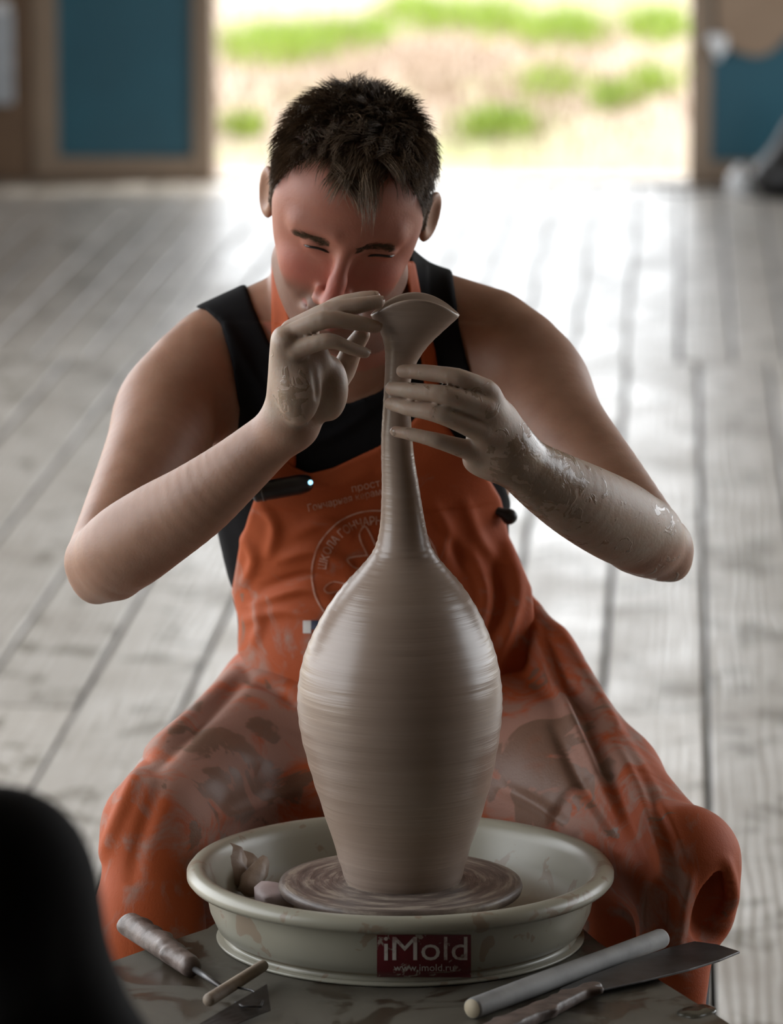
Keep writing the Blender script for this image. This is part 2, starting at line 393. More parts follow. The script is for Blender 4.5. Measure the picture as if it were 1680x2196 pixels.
class Vol:
    def __init__(s, lo, hi, h):
        s.lo = np.array(lo, dtype=np.float32); s.h = h
        s.n = np.ceil((np.array(hi) - s.lo) / h).astype(int) + 1
        s.D = np.full(s.n, .06, dtype=np.float32)
    def ax(s, sl=None):
        out = []
        for i in range(3):
            a = s.lo[i] + s.h * np.arange(s.n[i], dtype=np.float32)
            if sl: a = a[sl[i]]
            sh = [1, 1, 1]; sh[i] = -1; out.append(a.reshape(sh))
        return out
    def sl(s, lo, hi, m_):
        a = np.clip(np.floor((lo - m_ - s.lo) / s.h).astype(int), 0, s.n); b_ = np.clip(np.ceil((hi + m_ - s.lo) / s.h).astype(int) + 1, 0, s.n)
        return tuple(slice(int(a[i]), int(b_[i])) for i in range(3))
    def group(s, prims, kin=.01, kout=.01, margin=.026):
        bb = [bbox(p) for p in prims]
        lo = np.min([x[0] for x in bb], axis=0); hi = np.max([x[1] for x in bb], axis=0); m_ = margin + kout
        S = s.sl(lo, hi, m_)
        if any(q.stop <= q.start for q in S): return
        T = np.full([q.stop - q.start for q in S], .06, dtype=np.float32)
        for p, (l, h_) in zip(prims, bb):
            q = s.sl(l, h_, m_); 
            if any(z.stop <= z.start for z in q): continue
            X, Y, Z = s.ax(q); loc = tuple(slice(q[i].start - S[i].start, q[i].stop - S[i].start) for i in range(3))
            T[loc] = smin(T[loc], pdist(p, X, Y, Z), kin)
        s.D[S] = smin(s.D[S], T, kout)
    def cut(s, prims, k=.005):
        for p in prims:
            l, h_ = bbox(p); q = s.sl(l, h_, .02 + k)
            if any(z.stop <= z.start for z in q): continue
            X, Y, Z = s.ax(q); s.D[q] = smax(s.D[q], -pdist(p, X, Y, Z), k)
    def mesh(s):
        D = s.D; S = D < 0; nx, ny, nz = (x - 1 for x in D.shape)
        cnt = np.zeros((nx, ny, nz), dtype=np.uint8)
        for i in (0, 1):
            for j in (0, 1):
                for k in (0, 1): cnt += S[i:i + nx, j:j + ny, k:k + nz]
        act = (cnt > 0) & (cnt < 8); I = np.argwhere(act)
        idx = np.full((nx, ny, nz), -1, dtype=np.int32); idx[act] = np.arange(len(I), dtype=np.int32)
        corn = np.array([(i, j, k) for i in (0, 1) for j in (0, 1) for k in (0, 1)])
        val = np.stack([D[I[:, 0] + c[0], I[:, 1] + c[1], I[:, 2] + c[2]] for c in corn], axis=1)
        acc = np.zeros((len(I), 3), dtype=np.float32); num = np.zeros(len(I), dtype=np.float32)
        for a in range(8):
            for b_ in range(a + 1, 8):
                if np.abs(corn[a] - corn[b_]).sum() != 1: continue
                va, vb = val[:, a], val[:, b_]; x = (va < 0) != (vb < 0)
                t = np.where(x, va / np.where(x, va - vb, 1), 0)[:, None]
                acc += np.where(x[:, None], corn[a] + t * (corn[b_] - corn[a]), 0); num += x
        V = s.lo + s.h * (I + acc / np.maximum(num, 1)[:, None])
        Fs = []
        for ax in range(3):
            sl0 = [slice(None)] * 3; sl1 = [slice(None)] * 3; sl0[ax] = slice(0, -1); sl1[ax] = slice(1, None)
            diff = S[tuple(sl0)] != S[tuple(sl1)]; E_ = np.argwhere(diff)
            o1, o2 = (ax + 1) % 3, (ax + 2) % 3
            ok = (E_[:, o1] > 0) & (E_[:, o2] > 0) & (E_[:, o1] < (nx, ny, nz)[o1]) & (E_[:, o2] < (nx, ny, nz)[o2]); E_ = E_[ok]
            ins = S[E_[:, 0], E_[:, 1], E_[:, 2]]
            q = []
            for d1, d2 in ((-1, -1), (0, -1), (0, 0), (-1, 0)):
                c = E_.copy(); c[:, o1] += d1; c[:, o2] += d2; q.append(idx[c[:, 0], c[:, 1], c[:, 2]])
            q = np.stack(q, axis=1); q[~ins] = q[~ins][:, ::-1]; Fs.append(q)
        return V, np.concatenate(Fs)
def relax(V, F, it=2, w=.5):                      # light Laplacian smoothing
    e = np.concatenate([F[:, [0, 1]], F[:, [1, 2]], F[:, [2, 3]], F[:, [3, 0]]])
    n = len(V); deg = np.bincount(e.ravel(), minlength=n).astype(np.float32)
    for _ in range(it):
        A = np.zeros_like(V)
        for c in range(3):
            A[:, c] = np.bincount(e[:, 0], V[e[:, 1], c], n) + np.bincount(e[:, 1], V[e[:, 0], c], n)
        V = V + w * (A / np.maximum(deg, 1)[:, None] - V)
    return V
def largest(V, F):                                # keep the biggest connected piece
    lab = np.arange(len(V))
    while True:
        m_ = lab[F].min(axis=1); new = lab.copy()
        for i in range(4): np.minimum.at(new, F[:, i], m_)
        new = new[new]
        if (new == lab).all(): break
        lab = new
    u, c = np.unique(lab, return_counts=True); keep = lab == u[c.argmax()]
    idx = np.cumsum(keep) - 1; return V[keep], idx[F[keep[F[:, 0]]]]
def vnorm(V, F):
    nrm = np.cross(V[F[:, 2]] - V[F[:, 0]], V[F[:, 3]] - V[F[:, 1]]); out = np.zeros_like(V)
    for i in range(4):
        for c in range(3): out[:, c] += np.bincount(F[:, i], nrm[:, c], len(V))
    return out / np.maximum(np.linalg.norm(out, axis=1), 1e-9)[:, None]
def polysd(x, y, poly):                           # signed distance to a polygon in pixels (negative inside)
    P = np.array(poly, dtype=np.float32); d = np.full(x.shape, 1e9, dtype=np.float32); ins = np.zeros(x.shape, dtype=bool)
    for i in range(len(P)):
        a, b_ = P[i - 1], P[i]; e = b_ - a; wx, wy = x - a[0], y - a[1]
        t = np.clip((wx * e[0] + wy * e[1]) / max(float(e @ e), 1e-6), 0, 1)
        d = np.minimum(d, (wx - t * e[0]) ** 2 + (wy - t * e[1]) ** 2)
        c = (a[1] > y) != (b_[1] > y)
        xi = a[0] + (y - a[1]) * e[0] / (e[1] if abs(e[1]) > 1e-6 else 1e-6); ins ^= c & (x < xi)
    d = np.sqrt(d); return np.where(ins, -d, d)
def pldist(x, y, pl):                             # distance to an open polyline, and parameter
    P = np.array(pl, dtype=np.float32); d = np.full(x.shape, 1e9, dtype=np.float32); s = np.zeros(x.shape, dtype=np.float32); n = len(P) - 1
    for i in range(n):
        a, b_ = P[i], P[i + 1]; e = b_ - a; wx, wy = x - a[0], y - a[1]
        t = np.clip((wx * e[0] + wy * e[1]) / max(float(e @ e), 1e-6), 0, 1); q = (wx - t * e[0]) ** 2 + (wy - t * e[1]) ** 2
        s = np.where(q < d, (i + t) / n, s); d = np.minimum(d, q)
    return np.sqrt(d), s
def bvh_of(V, F): return BVHTree.FromPolygons([Vector(v) for v in V.tolist()], F.tolist())
CAM = Vector((0, 0, CAMZ))
def cast(bvh, px, py, off=.0008):
    h, nrm, _, _ = bvh.ray_cast(CAM, RAY(px, py).normalized())
    if h is None: return None
    if nrm.dot(RAY(px, py)) > 0: nrm = -nrm
    return h + nrm * off
def ss(x, a, b_):
    t = np.clip((x - a) / (b_ - a), 0, 1); return t * t * (3 - 2 * t)

# ================================================================== the room
floor = rbox('floor', (-HL, HALF), (BACKV, WALLV + .25), (-.055, -.034), 'under'); tag(floor, 'dark underfloor below the boards', None, None, 'structure')
floor['label'] = 'weathered grey wooden board floor of the open shed'
def plank_mesh(w, L):
    bm = bmesh.new(); boxbm(bm, (0, 0, -.017), (w, L, .034), None, .003)
    me = bpy.data.meshes.new('plank'); bm.to_mesh(me); bm.free(); me.materials.append(MAT['board']); return me
PM = {}
def plank(u0, u1, v0, v1, dz=0.0):
    w, L = round(u1 - u0, 3), round(v1 - v0, 3)
    me = PM.setdefault((w, L), plank_mesh(w, L))
    o = bpy.data.objects.new('plank', me); COL.objects.link(o); o.location = RM((u0 + u1) / 2, (v0 + v1) / 2, dz)
    o.rotation_euler = (0, 0, -PSI + random.uniform(-.0006, .0006)); o.parent = floor; o.matrix_parent_inverse = parent_inv(floor)
GAP = .010; PIT = .1733; U0 = .0615
for i in range(-19, 19):
    a = U0 + i * PIT
    if a < -HL or a + PIT > HALF: continue
    j = 7.50 if (i % 2 == 1) else 4.9
    if i in (0, 1): j = 4.4
    for v0, v1 in ((j, 11.42), (-2.4, j - .012)):
        plank(a + GAP / 2, a + PIT - GAP / 2, v0, v1, random.uniform(-.002, .002))
PIT2 = .1332; U2 = .015
for i in range(-25, 25):
    a = U2 + i * PIT2
    if a < -HL or a + PIT2 > HALF: continue
    plank(a + .0045, a + PIT2 - .0045, 11.432, WALLV - .02, random.uniform(-.002, .002))

# far wall with the wide doorway; framed teal panels on both sides
def wz(px, py): return ONWALL(px, py)
uL0, uL1, uL2 = wz(72, 300)[0], wz(125, 300)[0], wz(415, 300)[0]
uR1 = wz(1525, 300)[0]; zrail = wz(300, 337)[1]
uwl = -HALF
def wallbox(bm, u, v, z): boxbm(bm, ((u[0] + u[1]) / 2, (v[0] + v[1]) / 2, (z[0] + z[1]) / 2), (u[1] - u[0], v[1] - v[0], z[1] - z[0]), RMAT)
bm = bmesh.new()
wallbox(bm, (-HL, uL0), (WALLV, WALLV + .12), (-.03, ROOMH)); wallbox(bm, (DOOR_U[0], DOOR_U[1]), (WALLV, WALLV + .12), (DOOR_H, ROOMH))
wallbox(bm, (uL0, DOOR_U[0]), (WALLV + .06, WALLV + .12), (-.03, ROOMH)); wallbox(bm, (DOOR_U[1], HALF), (WALLV + .06, WALLV + .12), (-.03, ROOMH))
wb = bm_obj('wall_back', bm, 'wallwood'); tag(wb, 'brown board end wall around the bright doorway', None, None, 'structure')
def framed(name, u0, u1, stile_l, stile_r, label):
    d = empty(name, RM((u0 + u1) / 2, WALLV, 0)); tag(d, label, None, None, 'structure')
    rbox('stile', (u0, u0 + stile_l), (WALLV - .012, WALLV + .06), (0.0, 2.5), 'framewood', d)
    rbox('stile', (u1 - stile_r, u1), (WALLV - .012, WALLV + .06), (0.0, 2.5), 'framewood', d)
    rbox('rail', (u0 + stile_l - .004, u1 - stile_r + .004), (WALLV - .010, WALLV + .06), (0.012, zrail), 'framewood', d)
    rbox('rail', (u0 + stile_l - .004, u1 - stile_r + .004), (WALLV - .010, WALLV + .06), (2.42, 2.5), 'framewood', d)
    rbox('panel', (u0 + stile_l - .01, u1 - stile_r + .01), (WALLV + .012, WALLV + .05), (zrail - .01, 2.43), 'teal', d, bev=0)
    return d
framed('door_1', uL0, DOOR_U[0], uL1 - uL0, DOOR_U[0] - uL2, 'teal blue panel in tan wooden frame between the pale wall board and the doorway')
framed('door_2', DOOR_U[1], DOOR_U[1] + .95, uR1 - DOOR_U[1], .08, 'teal blue panel in tan wooden frame with a tan cloth hanging over it')
th = rbox('trim_1', (DOOR_U[0] + .003, DOOR_U[1] - .003), (WALLV - .02, WALLV + .22), (-.03, .012), 'stone'); tag(th, 'pale worn sill across the doorway', None, None, 'structure')
bb_ = rbox('baseboard_left', (-HL, DOOR_U[0]), (WALLV - .028, WALLV - .0125), (0, .02), 'wallwood'); tag(bb_, 'narrow dark strip along the wall foot below the pale wall board', None, None, 'structure')
bb_ = rbox('baseboard_right', (DOOR_U[1], HALF), (WALLV - .028, WALLV - .0125), (0, .02), 'wallwood'); tag(bb_, 'narrow dark strip along the wall foot behind the black bag', None, None, 'structure')
for side, s, wv_ in (('left', -1, WIN_L), ('right', 1, WIN_R)):
    bm = bmesh.new(); hh = HL if s < 0 else HALF; u = (s * hh, s * (hh + .12)); u = (min(u), max(u))
    wallbox(bm, u, (BACKV, wv_[0]), (-.03, ROOMH)); wallbox(bm, u, (wv_[1], WALLV + .12), (-.03, ROOMH))
    wallbox(bm, u, wv_, (-.03, SILL[s])); wallbox(bm, u, wv_, (WIN_Z[1], ROOMH))
    o = bm_obj('wall_' + side, bm, 'wallwood'); tag(o, 'brown board side wall with a long low opening, on the %s side' % ('pale board' if s < 0 else 'black bag'), None, None, 'structure')
bm = bmesh.new(); wallbox(bm, (-HL - .12, HALF + .12), (BACKV - .12, BACKV), (-.03, ROOMH)); o = bm_obj('wall_front', bm, 'wallwood'); tag(o, 'closed brown board wall facing the doorway', None, None, 'structure')
bm = bmesh.new(); wallbox(bm, (-HL - .12, HALF + .12), (BACKV - .12, WALLV + .12), (ROOMH, ROOMH + .1)); o = bm_obj('ceiling', bm, 'ceil'); tag(o, 'pale board ceiling of the shed', None, None, 'structure')

# meadow outside
V = []; F = []; nu, nv = 60, 70
for j in range(nv + 1):
    v = -40 + 55 * j / 10 if j < 10 else WALLV + .13 + ((j - 10) / (nv - 10)) ** 1.7 * 60
    for i in range(nu + 1):
        u = -40 + 80 * i / nu; r_ = max(0, v - WALLV - 12)
        z = -.06 + .035 * math.sin(u * 1.3 + v * .7) * min(1, max(0, v - WALLV - .2) * .3) + .035 * r_
        V.append(tuple(RM(u, v, z)))
for j in range(nv):
    for i in range(nu):
        a = j * (nu + 1) + i; F.append((a, a + 1, a + nu + 2, a + nu + 1))
me = mesh_np('ground', V, F); o = link('ground', me, 'meadow'); tag(o, 'sunlit dry meadow with green patches outside the doorway', None, None, 'structure')
GV, GF, GM = [], [], []
def grass_patch(spots, n, hmin, hmax, mi):
    for (px, py, rx, ry, cnt) in spots:
        for _ in range(int(cnt * n)):
            c = ONZ(px + random.gauss(0, rx), py + random.gauss(0, ry), -.04)
            vv = c.x * math.sin(PSI) + c.y * math.cos(PSI)
            if vv < WALLV + .35: continue
            h_ = random.uniform(hmin, hmax); a = random.uniform(0, 6.28); le = random.uniform(.1, .6) * h_; w_ = random.uniform(.004, .008)
            dx, dy = math.cos(a), math.sin(a); i = len(GV)
            for t in (0, .5, 1):
                q = c + Vector((dx * le * t * t, dy * le * t * t, h_ * t)); wq = w_ * (1 - .8 * t)
                GV.extend([tuple(q + Vector((-dy * wq, dx * wq, 0))), tuple(q - Vector((-dy * wq, dx * wq, 0)))])
            GF.extend([(i, i + 1, i + 3, i + 2), (i + 2, i + 3, i + 5, i + 4)]); GM.extend([mi, mi])
grass_patch([(600, 105, 60, 18, 1.5), (720, 90, 34, 14, .5), (800, 80, 24, 12, .4), (930, 45, 34, 14, .6), (1040, 50, 44, 14, .9), (1150, 75, 36, 14, .5), (1230, 70, 34, 16, .7),
             (1410, 65, 34, 14, .8), (1070, 280, 44, 10, .5), (1315, 222, 26, 9, .4), (1400, 190, 28, 12, .3), (520, 285, 22, 7, .2), (880, 30, 28, 12, .4), (1180, 190, 40, 14, .25)], 900, .03, .11, 0)
grass_patch([(960, 150, 330, 80, 1.0)], 5000, .03, .07, 1)
o = link('meadow_grass', mesh_np('meadow_grass', GV, GF), 'grass'); o.data.materials.append(MAT['straw']); o.data.polygons.foreach_set('material_index', GM)
tag(o, 'fresh green and dry grass growing in the meadow outside the doorway', 'grass', None, 'stuff')

# things at the far wall
def wallplate(name, pts, v, t, mat, label, cat, wav=0.0):       # soft sheet hanging on the wall
    bm = bmesh.new(); uz = [ONWALL(*p, v) for p in pts]
    cu = sum(p[0] for p in uz) / len(uz)
    fr = [bm.verts.new(RM(u, v - t + wav * math.sin(u * 40), z)) for u, z in uz]; bk = [bm.verts.new(RM(u, v + wav * math.sin(u * 40), z)) for u, z in uz]
    n = len(uz); bm.faces.new(fr); bm.faces.new(list(reversed(bk)))
    for i in range(n): bm.faces.new((fr[i], bk[i], bk[(i + 1) % n], fr[(i + 1) % n]))
    bmesh.ops.recalc_face_normals(bm, faces=bm.faces[:])
    o = bm_obj(name, bm, mat); tag(o, label, cat); return o
edge = spline([(1537, 60), (1553, 88), (1580, 108), (1625, 120), (1660, 106), (1690, 76), (1720, 60)], 22)
wallplate('hanging_cloth', [(1532, -900)] + [tuple(e) for e in edge] + [(1740, 20), (1740, -900)], WALLV - .016, .008, 'tancloth', 'tan cloth with curved lower edge hanging over the teal panel', 'cloth')
# crumpled white rag: small folded sheet
vb = Vol((-.06, -.03, -.06), (.06, .03, .06), .003)
vb.group([ell((-.01, 0, .02), (.03, .012, .018)), ell((.008, 0, .0), (.022, .013, .024)), cone((-.02, 0, .03), (.0, -.004, -.035), .012, .009), cone((.02, 0, .028), (.002, .003, -.03), .010, .006)], .008, .008)
Vv, Ff = vb.mesh(); u, z = ONWALL(1541, 98); o = link('white_rag', mesh_np('white_rag', Vv + np.array(RM(u, WALLV - .034, z)), Ff), 'white'); tag(o, 'small crumpled white rag tucked at the edge of the tan hanging cloth', 'rag')
u0, z0 = ONWALL(-30, 222); u1, z1 = ONWALL(27, 20)
pb = empty('wall_board', RM((u0 + u1) / 2, WALLV, (z0 + z1) / 2)); tag(pb, 'pale blue-grey board hanging on the brown wall beside the teal panel', 'board')
rbox('sheet', (u0, u1), (WALLV - .02, WALLV - .002), (z0, z1), 'pale', pb, .006)
rbox('hanger', (u0 + .03, u1 - .01), (WALLV - .03, WALLV - .003), (z1 - .006, z1 + .03), 'white', pb, .004)
# dark bag and bottle at the right
c = ONZ(1660, 424, 0); bg = empty('bag', c); tag(bg, 'slumped black bag on the boards at the foot of the right teal panel', 'bag')
vb = Vol((c.x - .16, c.y - .12, -.01), (c.x + .3, c.y + .14, .36), .008)
vb.group([ell((c.x + .06, c.y, .07), (.13, .085, .075)), cone((c.x + .02, c.y, .08), (c.x + .09, c.y + .02, .26), .07, .035), ell((c.x + .12, c.y, .16), (.08, .06, .12))], .05, .02)
Xb, Yb, Zb = vb.ax(); vb.D = np.maximum(vb.D, .001 - Zb); Vv, Ff = vb.mesh(); link('bag_body', mesh_np('bag_body', Vv, Ff), 'dark', bg)
link('handle', tube([c + Vector(p) for p in ((.06, -.02, .27), (.07, -.03, .33), (.11, -.03, .34), (.14, -.02, .26))], .010, 8), 'dark', bg)
c = ONZ(1588, 418, 0.0); bo = empty('bottle', c); tag(bo, 'small white plastic bottle standing by the black bag', 'bottle')
Vv, Ff = lathe([(0, 0.001), (.036, .001), (.040, .008), (.040, .055), (.034, .07), (.016, .078), (.016, .084)], 32, c.x, c.y); link('bottle_body', mesh_np('bottle_body', Vv, Ff), 'white', bo)
Vv, Ff = lathe([(.018, .080), (.018, .094), (.015, .097), (0, .097)], 24, c.x, c.y); link('cap', mesh_np('cap', Vv, Ff), 'white', bo)
cab = [ONZ(*p, .006) for p in ((1400, 404), (1425, 410), (1470, 412), (1520, 407), (1560, 410), (1610, 421), (1650, 425))]
o = link('cable', tube([tuple(p) for p in spline([tuple(p) for p in cab], 30)], .005, 6), 'dark'); tag(o, 'thin black cable lying along the sill beside the white bottle', 'cable')

# ================================================================== wheel, pan, vase
CX, CY = W(859, 1850, 4.40).x, 4.40
ZRIM = .551; ZDECK = .4772; ZHEAD = .534
pw = empty('potters_wheel', (CX, CY, 0)); tag(pw, "potter's wheel with a muddy dark deck on grey steel legs", 'potter wheel')
dp = [ONZ(438, 1990, ZDECK), ONZ(377, 2010, ZDECK)] + [Vector((-.46, 4.05, ZDECK)), Vector((-.40, 3.80, ZDECK)), Vector((.40, 3.80, ZDECK))] + [ONZ(1570, 2192, ZDECK), ONZ(1292, 2020, ZDECK), Vector((.15, 4.59, ZDECK)), Vector((-.13, 4.59, ZDECK))]
e0 = ONZ(1292, 2020, ZDECK); e1 = ONZ(1570, 2192, ZDECK); ex = e1 + (e1 - e0) * ((e1.y - 3.80) / (e0.y - e1.y)); dp[4] = Vector((ex.x, 3.80, ZDECK)); 
bm = bmesh.new(); vs = [bm.verts.new(p) for p in dp]; f_ = bm.faces.new(vs); r = bmesh.ops.extrude_face_region(bm, geom=[f_])
bmesh.ops.translate(bm, verts=[v for v in r['geom'] if isinstance(v, bmesh.types.BMVert)], vec=(0, 0, -.03)); bmesh.ops.recalc_face_normals(bm, faces=bm.faces[:])
bmesh.ops.bevel(bm, geom=bm.edges[:], offset=.004, segments=2, affect='EDGES'); bm_obj('deck', bm, 'deck', pw)
for x, y in ((-.34, 3.88), (.36, 3.88), (-.10, 4.50), (.12, 4.50)):
    bm = bmesh.new(); boxbm(bm, (x, y, .225), (.04, .04, .45), None, .004); bm_obj('leg', bm, 'greyframe', pw)
bm = bmesh.new(); boxbm(bm, (CX, 4.22, .33), (.26, .30, .24), None, .01); bm_obj('motor_housing', bm, 'greyframe', pw)
Vv, Ff = lathe([(.016, .45), (.016, ZHEAD - .012)], 24, CX, CY); link('shaft', mesh_np('shaft', Vv, Ff), 'metal', pw)
hd = empty('tmp', (0, 0, 0)); bpy.data.objects.remove(hd)
Vv, Ff = lathe([(0, -.013), (.110, -.013), (.1175, -.010), (.119, -.005), (.1175, -.0008), (.112, 0), (.085, .0006), (.07, .0012), (.03, .001), (0, .001)], 128)
wh = link('wheel_head', mesh_np('wheel_head', Vv, Ff), 'head'); wh.location = (CX, CY, ZHEAD); wh.parent = pw; wh.matrix_parent_inverse = parent_inv(pw)
wh['label'] = 'round clay-smeared wheel head'

pan = empty('splash_pan', (CX, CY, ZDECK)); tag(pan, 'round cream plastic splash pan spotted with clay, red sticker on its front', 'basin')
zr = ZRIM
prof = [(.024, zr - .050), (.024, zr - .062), (.150, zr - .062), (.164, zr - .059), (.172, zr - .050), (.182, zr - .020), (.187, zr - .006), (.192, zr - .0005), (.198, zr + .0008), (.204, zr - .0012), (.2078, zr - .006), (.2078, zr - .011), (.205, zr - .0145),
        (.200, zr - .0152), (.1935, zr - .0145), (.1905, zr - .016), (.1895, zr - .022), (.1855, zr - .043), (.178, zr - .060), (.171, zr - .0655), (.1725, zr - .068), (.1725, zr - .070), (.168, zr - .0718), (.150, zr - .0718), (.024, zr - .0718), (.024, zr - .055)]
pr = []
for i in range(len(prof) - 1):
    for t in (0, .5): pr.append((prof[i][0] * (1 - t) + prof[i + 1][0] * t, prof[i][1] * (1 - t) + prof[i + 1][1] * t))
pr.append(prof[-1])
Vv, Ff = lathe(pr, 160, CX, CY); Vv = np.array(Vv); Ff = np.array(Ff)
panme = mesh_np('pan_body', Vv, Ff); rr_ = np.hypot(Vv[:, 0] - CX, Vv[:, 1] - CY)
fattr(panme, 'slip', np.where((rr_ < .176) & (Vv[:, 2] > zr - .064), np.clip((zr - .03 - Vv[:, 2]) / .025 + .0, 0, 1), 0))
po = link('pan_body', panme, 'pan', pan)
Vv2, Ff2 = lathe([(.150, ZDECK + .0005), (.178, ZDECK + .0005), (.1795, ZDECK + .002), (.1785, ZDECK + .0038), (.150, ZDECK + .0038)], 128, CX, CY); link('foot_ring', mesh_np('foot_ring', Vv2, Ff2), 'pan', pan)
panbvh = bvh_of(Vv, Ff)
def patch(bvh, x0, x1, y0, y1, nx, ny, off, rnd=0):
    V = []; F = []
    for j in range(ny + 1):
        for i in range(nx + 1):
            x, y = x0 + (x1 - x0) * i / nx, y0 + (y1 - y0) * j / ny; c_ = cast(bvh, x, y, off)
            while c_ is None and y > y0 - 60: y -= 1; c_ = cast(bvh, x, y, off)
            V.append(tuple(c_))
    for j in range(ny):
        for i in range(nx): a = j * (nx + 1) + i; F.append((a, a + nx + 1, a + nx + 2, a + 1))
    return V, F
Vv, Ff = patch(panbvh, 809, 1010, 2004, 2096, 24, 12, .0006); st = link('sticker', mesh_np('sticker', Vv, Ff), 'sticker', pan)
def text_verts(txt, bold=0.0, res=3):
    cu = bpy.data.curves.new('txt', 'FONT'); cu.body = txt; cu.size = 1; cu.resolution_u = res; cu.offset = bold
    o = bpy.data.objects.new('txt', cu); COL.objects.link(o); dg = bpy.context.evaluated_depsgraph_get(); dg.update()
    me = bpy.data.meshes.new_from_object(o.evaluated_get(dg)); bpy.data.objects.remove(o)
    bm = bmesh.new(); bm.from_mesh(me); bmesh.ops.triangulate(bm, faces=bm.faces[:])
    bmesh.ops.subdivide_edges(bm, edges=bm.edges[:], cuts=2, use_grid_fill=True); bmesh.ops.triangulate(bm, faces=bm.faces[:])
    bm.verts.index_update(); bm.verts.ensure_lookup_table()
    V = np.array([v.co[:] for v in bm.verts]); F = np.array([[v.index for v in f.verts] for f in bm.faces]); bm.free(); bpy.data.meshes.remove(me)
    return V[:, :2], F
def text_obj(name, txt, bvh, fn, off, mat, parent, bold=0.0):
    P, F = text_verts(txt, bold); lo = P.min(0); hi = P.max(0)
    V = []
    bad = set()
    for i, q in enumerate(P):
        x, y = fn((q[0] - lo[0]) / (hi[0] - lo[0]), (q[1] - lo[1]) / (hi[1] - lo[1])); c_ = cast(bvh, x, y, off)
        if c_ is None: bad.add(i); c_ = Vector((0, 0, 0))
        V.append(tuple(c_))
    F = [f for f in F.tolist() if not (set(f) & bad)]
    return link(name, mesh_np(name, V, F), mat, parent)
text_obj('lettering', 'Mold', panbvh, lambda a, b_: (842 + a * 160, 2058 - b_ * 50), .0011, 'stickertext', st, 0)
text_obj('lettering', 'i', panbvh, lambda a, b_: (824 + a * 9, 2058 - b_ * 50), .0011, 'stickertext', st, 0)
text_obj('lettering', 'www.imold.ru', panbvh, lambda a, b_: (845 + a * 128, 2081 - b_ * 15), .0011, 'stickertext', st, .0)

# the vase: rings measured from its outline (left x, right x, y)
vp = [(742, 988, 1889), (738, 992, 1878), (722, 1006, 1826), (700, 1030, 1756), (678, 1050, 1690), (660, 1063, 1630), (645, 1073, 1570), (638, 1078, 1515), (640, 1076, 1465), (651, 1066, 1410), (671, 1049, 1360), (699, 1025, 1308), (735, 993, 1258),
      (768, 962, 1222), (795, 936, 1190), (809, 921, 1160), (816, 912, 1120), (818, 905, 1080), (819, 897, 1030), (818, 889, 980), (818, 884, 930), (821, 881, 880), (824, 880, 830), (826, 889, 790), (826, 905, 760), (823, 925, 735), (815, 950, 711), (805, 970, 693), (797, 984, 680)]
vs_ = spline([(a, b_, c_) for a, b_, c_ in vp], 150)
SEG = 128; V = []; F = []; rings = []
for i, (xl, xr, y) in enumerate(vs_):
    a, b_ = W(xl, y, CY), W(xr, y, CY); rings.append(((a.x + b_.x) / 2, (b_.x - a.x) / 2, a.z))
base_x = rings[0][0]
def vring(cx, r, z, fl, inner=0):
    out = []
    for j in range(SEG):
        t = 2 * math.pi * j / SEG; rr = r - inner; sq = 1 - .36 * fl
        out.append((cx + rr * math.cos(t), CY + rr * math.sin(t) * sq, z + .017 * fl * (math.sin(t) ** 2) * 1.0))
    return out
nR = len(rings); fls = []
for i, (cx, r, z) in enumerate(rings):
    y = vs_[i][2]; fl = float(ss(np.array(y), 800, 680)) if False else max(0, min(1, (800 - y) / 120)); fl = fl * fl * (3 - 2 * fl); fls.append(fl)
    wob = .00035 * math.sin(z * 900) * (1 if y > 1150 else .4)
    V += vring(cx, r + wob, z, fl)
# lip, then down the inside of the throat
V += vring(rings[-1][0], rings[-1][1] + .0008, rings[-1][2] + .002, 1); V += vring(rings[-1][0], rings[-1][1] - .001, rings[-1][2] + .0035, 1); V += vring(rings[-1][0], rings[-1][1] - .0035, rings[-1][2] + .0022, 1)
tot = nR + 3
for i in range(nR - 2, nR - 60, -1):
    V += vring(rings[i][0], rings[i][1], rings[i][2] + .001, fls[i], .0045); tot += 1
for i in range(tot - 1):
    for j in range(SEG): F.append((i * SEG + j, i * SEG + (j + 1) % SEG, (i + 1) * SEG + (j + 1) % SEG, (i + 1) * SEG + j))
V = np.array(V); V[:, 2] += 0
me = bpy.data.meshes.new('vase'); me.from_pydata([tuple(v) for v in V], [], F + [tuple(range(SEG - 1, -1, -1)), tuple(range((tot - 1) * SEG, tot * SEG))]); me.update()
vase = link('vase', me, 'clay'); tag(vase, 'tall wet grey-brown clay vase with narrow neck and flared rim on the wheel', 'vase')
# set object origin at base so the throwing rings follow the axis
for v in me.vertices: v.co -= Vector((base_x, CY, ZHEAD))
vase.location = (base_x, CY, ZHEAD)

# ================================================================== the potter
A = lambda px, py, Y: np.array(W(px, py, Y), dtype=np.float32)
# ---- head frame
HO = np.array(W(744, 468, 4.745)); hp, hr, hy = math.radians(27), math.radians(8.7), math.radians(-1)
Rh = Matrix.Rotation(hr, 3, 'Y') @ Matrix.Rotation(hy, 3, 'Z') @ Matrix.Rotation(hp, 3, 'X')
